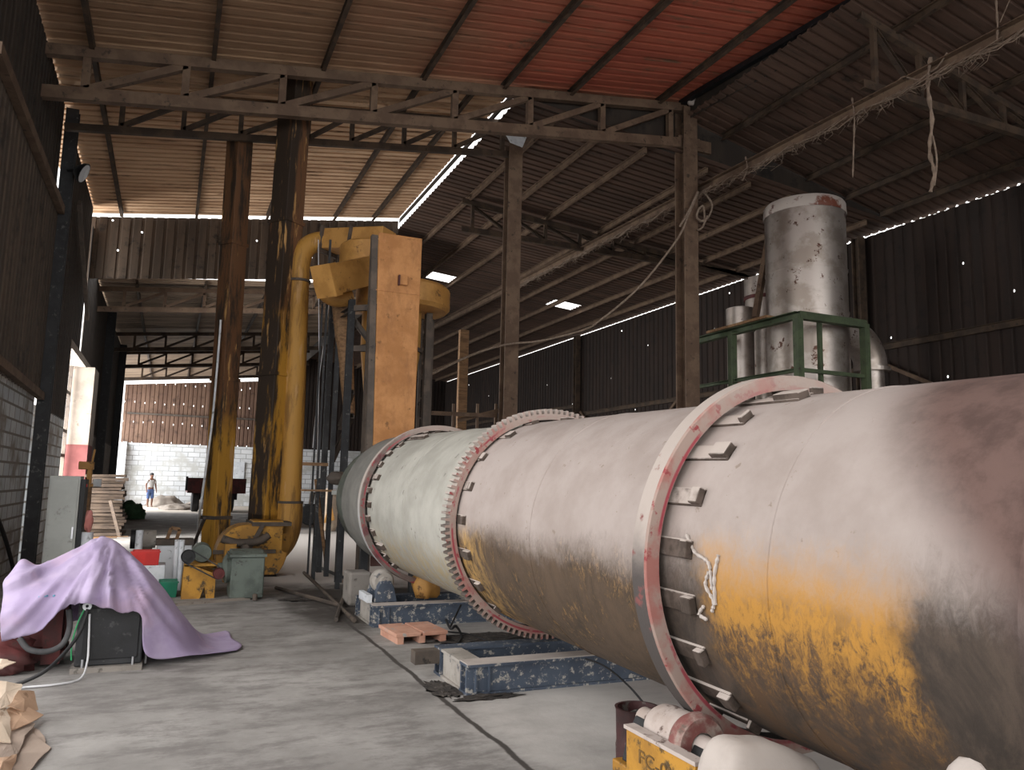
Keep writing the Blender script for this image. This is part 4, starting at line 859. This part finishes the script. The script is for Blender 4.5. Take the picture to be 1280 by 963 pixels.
# cloth
ctl = [
 [(3, 803, 7.0), (22, 798, 6.98), (50, 790, 6.96), (84, 759, 6.88), (112, 756, 6.84), (150, 765, 6.84), (176, 768, 6.86), (185, 821, 6.93), (246, 813, 7.12), (296, 812, 7.35)],
 [(2, 770, 7.02), (24, 765, 6.98), (56, 752, 6.96), (88, 742, 6.90), (116, 735, 6.87), (150, 740, 6.87), (182, 746, 6.90), (206, 778, 7.02), (250, 805, 7.25), (302, 808, 7.5)],
 [(5, 735, 7.2), (26, 722, 7.15), (58, 728, 7.12), (96, 712, 7.2), (128, 700, 7.25), (160, 712, 7.25), (194, 735, 7.2), (220, 768, 7.2), (254, 798, 7.4), (300, 804, 7.65)],
 [(9, 724, 7.5), (25, 696, 7.5), (52, 706, 7.55), (94, 688, 7.6), (130, 672, 7.65), (164, 694, 7.6), (204, 735, 7.5), (228, 768, 7.5), (258, 793, 7.7), (290, 797, 7.9)]]
rows = [[PY(*p) for p in r] for r in ctl]
back = []
for p in rows[3]: back.append(Vector((p.x, p.y + .30, max(.02, p.z * .72))))
rows.append(back); rows.append([Vector((p.x - .03, p.y + .12, max(.015, p.z * .35))) for p in back])
for i, r in enumerate(rows):
    for j in (8, 9):
        r[j].z = max(.012, min(r[j].z, .05 if j == 8 else .02))
rr = [crom(r, 9) for r in rows]
cols = list(map(list, zip(*rr))); cols = [crom(c, 7) for c in cols]; G = list(map(list, zip(*cols)))
for i, r in enumerate(G):
    for j, p in enumerate(r):
        fan_ = math.atan2(p.x + .42, max(.06, 1.02 - p.z)); rad = math.hypot(p.x + .42, 1.02 - p.z)
        cr1 = abs(mnoise.noise(Vector((fan_ * 3.4, rad * .8, 2)))); cr2 = abs(mnoise.noise(Vector((fan_ * 8.5 + 4, rad * 1.2, 7))))
        a = .13 * (.28 - cr1) + .045 * (.25 - cr2) + .006 * mnoise.noise(p * 14)
        fade = min(1, max(0, p.z - .02) / .2) * min(1, rad / .15)
        r[j] = Vector((p.x, p.y - a * 1.6 * fade, max(.012, p.z + a * .5 * fade)))
    if i == 0:
        for j in range(len(r)):
            if j < 55: r[j].z += .012 * mnoise.noise(Vector((j * .55, 2, 1)))
def cloth_mat():
    n = NT('lilac_cloth'); c = n.mix(n.step(n.noise(3, detail=6), .4, .6), lin('#a99bb8'), lin('#9b8cac'))
    c = n.mix(n.step(n.noise(1.6, loc=(4, 2, 8)), .55, .7), c, lin('#b09ab4'))
    n.bump(n.noise(30, detail=3), .12, .005); return n.done(c, .9)
M['cloth'] = cloth_mat()
cl = tag(MB().grid(G).build('cloth', 'cloth', smooth=True, solid=.006), 'crumpled lilac cloth thrown over the black machine at left', 'cloth')
pk = MB(); k = [PY(*p) for p in ((96, 738, 6.93), (118, 716, 6.98), (138, 712, 7.02), (135, 728, 6.97), (128, 738, 6.93), (112, 740, 6.92))]
mkp = MB(); mkp.tube([PY(48, 747, 6.92), PY(60, 745, 6.92)], .008, 6); mkp.tube([PY(66, 745.5, 6.92), PY(69, 745, 6.92)], .009, 6); mkp.build('teal_mark', mat('teal_ink', '#5f8fa8', bump=0), cl, smooth=True)
# hoses and cables
wire('hose', 'thick grey hose looping below the left side of the lilac cloth', [PY(86, 762, 7.0), PY(87, 785, 6.98), PY(78, 806, 6.96), PY(58, 815, 6.95), PY(36, 812, 6.95), PY(24, 798, 6.96)], .022, 'hosegrey', 'hose')
wire('cable', 'black cable running from the machine down to the cardboard', [PY(110, 762, 6.94), PY(100, 790, 6.90), PY(82, 815, 6.8), PY(55, 840, 6.6), PZ(20, 856, .02), PZ(-8, 860, .02)], .014, 'rubber', 'cable')
wire('cable', 'white cable curving from the machine to the cardboard pile', [PY(112, 768, 6.95), PY(111, 800, 6.94), PY(109, 828, 6.90), PZ(100, 849, .012), PZ(70, 856, .012), PZ(28, 860, .012), PZ(-5, 866, .012)], .008, 'cablew', 'cable')
wire('cable', 'thin green wire on the corner of the black machine', [PY(107, 759, 6.95), PY(97, 780, 6.94), PY(90, 805, 6.94), PY(89, 826, 6.94)], .006, 'cableg', 'cable')
wire('cable', 'pair of dark cables hanging on the block wall at left edge', [PX(-6, 640, XL + .06), PX(6, 672, XL + .06), PX(14, 700, XL + .06), PX(22, 735, XL + .1)], .03, 'rubber', 'cable')
# red scrap and cardboard
rs = MB(); rs.blob(PZ(2, 822, .12), (.24, .14, .15), 4, .5, 2.4, flat=.0); tag(rs.build('red_sack', 'maroon', smooth=True), 'crumpled dark red sack at the left edge behind the cardboard', 'sack')
def sheet(label, pts, m, seed, z, th=.006, curl=.03):
    P_ = [PZ(x, y, zz if isinstance(zz, (int, float)) else z) for x, y, zz in pts]
    k = len(P_); c = sum(P_, Vector()) / k; vs = []; fs = []
    rings = 5
    for i in range(rings + 1):
        f = i / rings
        for j in range(k * 4):
            a, b = P_[j // 4], P_[(j // 4 + 1) % k]; e = a.lerp(b, (j % 4) / 4)
            e = e + Vector((mnoise.noise(Vector((j * 1.7, seed, 1))), mnoise.noise(Vector((j * 1.3, seed, 5))), 0)) * .012
            p = c.lerp(e, f); p.z += curl * mnoise.noise(Vector((p.x * 4, p.y * 4, seed))) * f
            vs.append(p)
    m_ = k * 4
    for i in range(rings):
        for j in range(m_): fs.append((i * m_ + j, i * m_ + (j + 1) % m_, (i + 1) * m_ + (j + 1) % m_, (i + 1) * m_ + j))
    tag(MB().add(vs, fs).build('cardboard_sheet', m, solid=th), label, 'cardboard', 'torn cardboard at the left edge')
sheet('grey torn cardboard lying lowest on the floor, pointing right', [(-10, 963, .02), (20, 905, .02), (64, 934, .012), (48, 951, .012), (34, 968, .012), (0, 990, .02)], 'card3', 1, .02, curl=.012)
sheet('brown grey cardboard flap below the tan triangular piece', [(-15, 930, .05), (6, 895, .07), (42, 905, .04), (28, 930, .03), (18, 948, .04), (-10, 960, .05)], 'card3', 2, .05)
sheet('tan triangular cardboard piece pointing right', [(5, 890, .10), (24, 880, .12), (54, 894, .04), (36, 904, .06), (14, 912, .08)], 'card', 3, .1)
sheet('orange tan cardboard flap with bent edge by the white cable end', [(8, 880, .16), (22, 864, .18), (42, 867, .13), (47, 884, .07), (30, 884, .12)], 'card', 4, .15, curl=.05)
sheet('pale torn carton lying on top beside the white cable', [(-20, 852, .20), (8, 851, .20), (27, 855, .17), (26, 866, .15), (12, 884, .14), (-15, 890, .16)], 'card2', 5, .2, curl=.05)
sheet('pale upright cardboard strip at the left edge', [(-15, 885, .17), (6, 880, .15), (12, 900, .10), (15, 925, .07), (-15, 924, .09)], 'card2', 6, .15)
sheet('white edged cardboard scrap sticking out above the red sack', [(-15, 826, .36), (4, 826, .36), (18, 829, .34), (2, 838, .32), (-12, 841, .32)], 'card2', 7, .3, curl=.02)
sheet('dark tan crumpled cardboard at the bottom left corner', [(-15, 945, .10), (8, 940, .09), (20, 940, .06), (12, 962, .05), (-12, 985, .08)], 'card', 8, .1, curl=.05)
sheet('faded brown cardboard pressed flat by the floor edge', [(22, 925, .008), (40, 908, .008), (56, 922, .008), (58, 932, .008), (38, 940, .008)], 'card3', 9, .02, curl=.006)
# cabinet, items on and beside it
cb = thing('metal_cabinet', 'tall light grey metal cabinet against the left block wall', 'cabinet', (-1.72, 11.6, 0))
ca, cbk = PY(62, 600, 11.5), PY(101, 600, 11.5)
MB().bb((ca.x, 11.5, 0), (cbk.x, 11.95, 1.5)).build('cabinet_body', 'grey', cb, bevel=.008)
MB().bb((ca.x + .02, 11.488, .06), (cbk.x - .02, 11.5, 1.47)).build('door', 'grey', cb, bevel=.004)
MB().bb((cbk.x, 11.53, .05), (cbk.x + .06, 11.92, 1.46)).build('side_panel', 'black', cb, bevel=.004)
MB().bb((cbk.x - .05, 11.47, .7), (cbk.x - .03, 11.488, .85)).build('handle', 'chrome', cb)
MB().bb((cbk.x + .06, 11.6, 1.36), (cbk.x + .07, 11.64, 1.4)).build('indicator', 'red', cb)
tag(MB().tube([(cbk.x + .13, 11.55, 0), (cbk.x + .13, 11.55, .78)], .07, 16).build('white_canister', 'white', smooth='auto'), 'white upright canister beside the grey cabinet', 'canister')
tag(MB().blob((cbk.x + .13, 11.55, .92), (.05, .05, .15), 2, .3).build('pink_rag', 'redring', smooth=True), 'pink rag stuck on the white canister', 'rag')
bc = PY(108, 608, 15.5); bc.x += .02
tag(MB().bb((bc.x - .2, 15.5, 0), (bc.x + .05, 15.8, 1.32)).build('brown_crate', 'wood', bevel=.01), 'tall brown crate standing behind the grey cabinet', 'crate')
pm = thing('hand_pump', 'orange painted hand pump on the brown crate by the doorway', 'pump', (bc.x - .05, 15.65, 1.32)); bx_ = bc.x - .02
MB().bb((bx_ - .14, 15.55, 1.32), (bx_ + .10, 15.75, 1.37)).build('pump_base', 'orange', pm); MB().bb((bx_ - .02, 15.6, 1.37), (bx_ + .06, 15.7, 1.68)).build('pump_column', 'orange', pm, bevel=.01)
MB().bb((bx_ - .16, 15.58, 1.62), (bx_ + .08, 15.72, 1.76)).build('pump_head', 'orange', pm, bevel=.012); MB().beam((bx_ + .04, 15.65, 1.72), (bx_ + .07, 15.65, 1.98), .03, .03).build('lever', 'orange', pm)
tag(MB().bb((bx_ + .09, 15.56, 1.32), (bx_ + .22, 15.72, 1.46)).build('white_box', 'white', bevel=.01), 'small white box beside the orange hand pump', 'box')
# stack of boards
for k in range(19):
    z = .03 + k * .081; o = MB(); s0 = PY(108, 600, 22.3).x; s1 = PY(157, 600, 22.3).x
    j = lambda: random.uniform(-.07, .07)
    o.box(((s0 + s1) / 2 + j(), 22.6 + j(), z + .035), (s1 - s0 + j(), .9 + j(), 0.068 + random.uniform(0, .01)), rot=(random.uniform(-.02, .02), random.uniform(-.025, .025), j()))
    tag(o.build('wooden_board', 'board', bevel=.006), 'weathered board in the tall wood stack left of the trailer', 'board', 'boards of the wood stack')
p = PY(143, 640, 22.0); tag(MB().beam(Vector((p.x - .12, 22.02, p.z + .28)), Vector((p.x + .16, 21.9, .03)), .02, .08).build('loose_slat', 'board'), 'short pale slat leaning on the front of the wood stack', 'slat')
for k in range(3): tag(MB().box((PZ(128, 672).x + .25 * k - .3, 21.4 + .1 * k, .015 + .012 * k), (.8, .06, .02), rz=.2 * k - .15).build('loose_slat', 'wood'), ['left','middle','right'][k] + 'most thin slat lying on the floor before the wood stack', 'slat', 'slats on the floor')
tag(MB().beam(PZ(212, 757, .015), PZ(312, 748, .015), .05, .03).build('floor_strip', 'plaster'), 'pale straight strip lying on the floor before the gearbox', 'strip')
# bins and small machines by the fan
gp_ = PZ(209, 745); t = thing('green_basin', 'square green plastic basin beside the lilac cloth', 'basin', (gp_.x, gp_.y, 0))
hx = (PY(222, 740, gp_.y).x - PY(198, 740, gp_.y).x) / 2
def tray(name, m, parent, c, a, b, z0, z1, tp=.9):
    q = MB(); P_ = lambda k, z: [(c[0] + u * a * k, c[1] + v * b * k, z) for u, v in ((-1, -1), (1, -1), (1, 1), (-1, 1))]
    vs = P_(tp, z0) + P_(1, z1) + P_(.92, z1) + P_(tp * .9, z0 + .015)
    q.add(vs, [(3, 2, 1, 0)] + [(i + 4 * l, (i + 1) % 4 + 4 * l, (i + 1) % 4 + 4 * l + 4, i + 4 * l + 4) for l in range(3) for i in range(4)] + [(12, 13, 14, 15)])
    return q.build(name, m, parent, bevel=.006)
tray('basin_body', 'greenp', t, (gp_.x, gp_.y), hx, .2, 0, .19); 
MB().bb((gp_.x - hx - .01, gp_.y - .21, .18), (gp_.x + hx + .01, gp_.y - .20, .20)).build('lip', 'greenp', t)
wx = PY(195, 715, 11.35); tag(MB().bb((wx.x - .16, 11.35, 0), (wx.x + .11, 11.75, .36)).build('white_box', 'white', bevel=.012), 'large white box behind the green basin', 'box')
t = thing('red_crate', 'bright red plastic crate on top of the large white box', 'crate', (wx.x - .12, 11.5, .36))
tray('crate_body', 'red', t, (wx.x - .14, 11.52), .17, .18, .362, .54, .95)
MB().bb((wx.x - .32, 11.335, .525), (wx.x + .04, 11.345, .545)).build('rim', 'red', t)
wm = PY(217, 700, 12.6); t = thing('white_machine', 'small white machine with black ends left of the fan', 'machine', (wm.x, 12.8, 0))
MB().bb((wm.x - .24, 12.6, 0), (wm.x + .24, 13.0, .52)).build('machine_cabinet', 'white', t, bevel=.012)
MB().bb((wm.x - .26, 12.58, .52), (wm.x + .26, 13.02, .60)).build('top_plate', 'steel', t)
MB().bb((wm.x + .06, 12.588, .15), (wm.x + .13, 12.6, .26)).build('opening', 'black', t)
MB().cyl((wm.x - .26, 12.8, .60), (wm.x - .5, 12.8, .60), .13, n=24).build('motor', 'bluetop', t); MB().cyl((wm.x - .5, 12.8, .60), (wm.x - .6, 12.8, .60), .14, n=24).build('motor_cap', 'black', t)
MB().bb((wm.x - .5, 12.7, 0), (wm.x - .3, 12.9, .48)).build('motor_leg', 'steel', t)
a = PY(209, 682, 12.8)
fr = MB(); pts = [PY(206, 682, 12.8), PY(214, 660, 12.8), PY(225, 662, 12.8), PY(218, 682, 12.8)]
for i in range(3): fr.beam(pts[i], pts[i + 1], .05, .05)
fr.build('bent_handle', 'wood', t)
for px, lab in ((222, 'left'), (228, 'right')):
    a = PY(px, 675, 11.6); tag(MB().cyl((a.x, 11.6, 0), (a.x, 11.6, a.z), .035, n=12).build('white_pole', 'white', smooth='auto'), f'{lab} one of two short white poles before the white machine', 'pole', 'white poles')
a = PY(175, 663, 12.2); tag(MB().cyl((a.x, 12.2, 0), (a.x, 12.2, a.z), .05, n=14).build('white_pole', 'white', smooth='auto'), 'white pole standing behind the red crate', 'pole')
for (a, b, m), lab in zip((((256, 648), (232, 690), 'steel'), ((236, 688), (252, 684), 'steel')), ('dark bar leaning on the foot of the narrow duct', 'short dark bar beside the foot of the narrow duct')):
    tag(MB().tube([PY(*a, 13.6), PZ(b[0], b[1] + 14, .03)], .028, 8).build('leaning_bar', m), lab, 'bar')
# far yard: trailer, person, heaps, engine
TY = 38.0; ta_, tb_ = PY(234, 617, TY), PY(307, 617, TY)
t = thing('tipping_trailer', 'dark red tipping trailer parked near the white far wall', 'trailer', ((ta_.x + tb_.x) / 2, TY + 1, 0))
zt1_ = PY(270, 598, TY).z; zb1 = PY(270, 617, TY).z
q = MB(); w_ = .05
q.bb((ta_.x, TY, zb1), (tb_.x, TY + w_, zt1_)); q.bb((ta_.x, TY + 3.2, zb1), (tb_.x, TY + 3.25, zt1_)); q.bb((ta_.x, TY + w_, zb1), (ta_.x + w_, TY + 3.2, zt1_)); q.bb((tb_.x - w_, TY + w_, zb1), (tb_.x, TY + 3.2, zt1_)); q.bb((ta_.x + w_, TY + w_, zb1), (tb_.x - w_, TY + 3.2, zb1 + .06))
q.build('tub', 'maroon', t)
for k in range(5):
    x = ta_.x + (tb_.x - ta_.x) * (k + .5) / 5; MB().bb((x - .04, TY - .04, zb1), (x + .04, TY, zt1_)).build('rib', 'maroon', t)
MB().bb((ta_.x + .3, TY + .8, .55), (tb_.x - .3, TY + 1.0, zb1)).build('axle', 'black', t)
for x in (ta_.x + .38, tb_.x - .62):
    MB().lathe([(.18, x - .17), (.50, x - .17), (.56, x - .12), (.56, x + .12), (.50, x + .17), (.18, x + .17)], c=(0, TY + .9, .56), axis='x', n=32).build('wheel', 'rubber', t, smooth='auto')
MB().bb((ta_.x - .1, TY + .02, zb1 + .1), (ta_.x, TY + .2, zt1_ + .05)).build('tail_latch', 'black', t)
MB().beam(((ta_.x + tb_.x) / 2, TY + 3.2, .6), ((ta_.x + tb_.x) / 2, TY + 4.6, .5), .12, .12).build('drawbar', 'black', t)
def skin(name, pts, edges, radii, m, parent, sub=1):
    me = bpy.data.meshes.new(name); me.from_pydata([Vector(p) for p in pts], edges, []); o = bpy.data.objects.new(name, me); COL.objects.link(o); o.parent = parent
    q = o.modifiers.new('k', 'SKIN'); q.use_smooth_shade = True
    for i, v in enumerate(me.skin_vertices[0].data): r = radii[i]; v.radius = (r, r) if not isinstance(r, tuple) else r; v.use_root = (i == 0)
    q = o.modifiers.new('u', 'SUBSURF'); q.levels = q.render_levels = sub
    dg = bpy.context.evaluated_depsgraph_get(); me2 = bpy.data.meshes.new_from_object(o.evaluated_get(dg)); o.modifiers.clear(); o.data = me2; me2.materials.clear(); me2.materials.append(M[m]); return o
pw = PY(187, 629, 44.0); pr = thing('person', 'person in pale shirt and blue trousers standing before the white far wall', 'person', (pw.x, pw.y, 0), rz=.5)
k = 1.72
V = [(0, 0, .53), (0, 0, .62), (0, .0, .74), (0, .0, .82), (0, 0, .86), (0, -.005, .905), (0, -.012, .955), (0, -.01, .99)]
Rr = [(.085, .062), (.078, .055), (.095, .06), (.08, .05), (.032, .034), (.042, .048), (.048, .056), (.035, .042)]
E_ = [(i, i + 1) for i in range(7)]
for s_ in (-1, 1):
    b = len(V); V += [(.052 * s_, 0, .49), (.058 * s_, -.01 * s_, .28), (.06 * s_, .005, .05), (.062 * s_, -.06, .018)]; Rr += [.055, .036, .022, .02]; E_ += [(0, b), (b, b + 1), (b + 1, b + 2), (b + 2, b + 3)]
    b = len(V); V += [(.115 * s_, 0, .80), (.145 * s_, .01, .65), (.15 * s_, -.045, .52), (.15 * s_, -.06, .475)]; Rr += [.033, .025, .018, .016]; E_ += [(3, b), (b, b + 1), (b + 1, b + 2), (b + 2, b + 3)]
    for f in range(4):
        v = len(V); ox = (f - 1.5) * .011; V += [(.15 * s_ + ox * .3, -.062 + ox, .45), (.15 * s_ + ox * .3, -.072 + ox, .425 - .004 * (1.5 - abs(f - 1.5)))]; Rr += [.0055, .0045]; E_ += [(b + 3, v), (v, v + 1)]
    v = len(V); V += [(.135 * s_, -.085, .465), (.13 * s_, -.095, .445)]; Rr += [.006, .005]; E_ += [(b + 3, v), (v, v + 1)]
V = [(x * k, y * k, z * k) for x, y, z in V]; Rr = [tuple(q * k for q in r) if isinstance(r, tuple) else r * k for r in Rr]
bd = skin('body', V, E_, Rr, 'skin', pr, 2)
face = MB(); hz = .955 * k
for s_ in (-1, 1): face.blob((s_ * .026, -.012 * k - .088, hz), (.011, .008, .008), 1, 0, n=6); face.blob((s_ * .085, -.01, hz - .01), (.012, .022, .034), 1, 0, n=6)
face.build('eyes_and_ears', 'skin', pr, local=True); MB().blob((0, -.12, hz - .035), (.014, .022, .028), 1, 0, n=8).build('nose', 'skin', pr, local=True, smooth=True); MB().blob((0, -.108, hz - .085), (.028, .010, .008), 1, 0, n=6).build('mouth', 'maroon', pr, local=True)
MB().blob((0, .0, hz + .035), (.095, .108, .085), 4, .1, n=12).build('hair', 'black', pr, local=True, smooth=True)
skin('shirt', [(0, 0, .55 * k), (0, 0, .64 * k), (0, 0, .745 * k), (0, 0, .83 * k), (.115 * k, 0, .80 * k), (.14 * k, .008, .70 * k), (-.115 * k, 0, .80 * k), (-.14 * k, .008, .70 * k)], [(0, 1), (1, 2), (2, 3), (3, 4), (4, 5), (3, 6), (6, 7)], [(.16, .12), (.15, .108), (.175, .115), (.09, .08), .066, .058, .066, .058], 'shirt', pr, 2)
skin('trousers', [(0, 0, .53 * k), (0, 0, .58 * k), (.053 * k, 0, .46 * k), (.058 * k, -.008, .24 * k), (-.053 * k, 0, .46 * k), (-.058 * k, .008, .24 * k)], [(0, 1), (0, 2), (2, 3), (0, 4), (4, 5)], [(.158, .118), (.15, .11), .104, .08, .104, .08], 'jeans', pr, 2)
hp_ = PZ(166, 640); tag(MB().blob(PY(165, 633, 31.5).xy.to_3d() + Vector((0, 0, .2)), (.42, .4, .42), 3, .4, 2.5, flat=0).build('green_tarp', 'leaf', smooth=True), 'dark green tarp heap just right of the wood stack', 'tarp')
for (px, py, rx_, h), lab in zip(((206, 629, .9, .5), (246, 633, .7, .4), (223, 637, .8, .22)), ('pale sand heap left of the trailer by the far wall', 'low sand heap beside the trailer wheel', 'wide flat sand heap before the far wall')):
    a = PZ(px, py); tag(MB().blob((a.x, min(a.y, 45.5 if px < 240 else 42.8), .05), (rx_, .9, h), px, .4, 2, flat=0).build('sand_heap', 'plaster', smooth=True), lab, 'heap')
a = PY(300, 605, 46.9); b = PY(279, 575, 46.9)
tag(MB().bb((PY(289, 580, 46.9).x, 46.9, PY(300, 605, 46.9).z), (PY(306, 580, 46.9).x, 46.99, PY(300, 578, 46.9).z)).build('wall_board', 'white'), 'white notice board on the far block wall behind the trailer', 'board')
EY = 26.0; c = PY(390, 640, EY); t = thing('diesel_engine', 'dark diesel engine with flywheel beyond the round yellow pipe', 'engine', (c.x, EY, 0))
MB().bb((c.x - .25, EY, .2), (c.x + .25, EY + .7, .75)).build('engine_block', 'black', t, bevel=.03); MB().lathe([(0, -.06), (.30, -.06), (.33, -.03), (.33, .03), (.30, .06), (0, .06)], c=(c.x - .1, EY - .1, .42), axis='y', n=28).build('flywheel', 'black', t, smooth='auto')
MB().cyl((c.x, EY + .3, .75), (c.x + .05, EY + .3, 1.15), .08, n=14).build('exhaust', 'steel', t); MB().cyl((c.x + .15, EY - .08, .35), (c.x + .15, EY, .35), .12, n=20).build('red_pulley', 'red', t); MB().bb((c.x - .35, EY, 0), (c.x + .4, EY + .8, .2)).build('skid', 'steel', t)
c = PY(411, 640, 24.0); t = thing('yellow_sack', 'pale bulk sack with yellow triangle print behind the black rack', 'sack', (c.x, 24, 0))
MB().blob((c.x, 24.2, .55), (.36, .3, .72), 8, .15, n=12, flat=0).build('sack_body', 'card2', t, smooth=True)
MB().prism([(c.x - .16, .25), (c.x + .16, .35), (c.x + .02, .95)], 23.86, 23.92).build('triangle_print', 'orange', t)
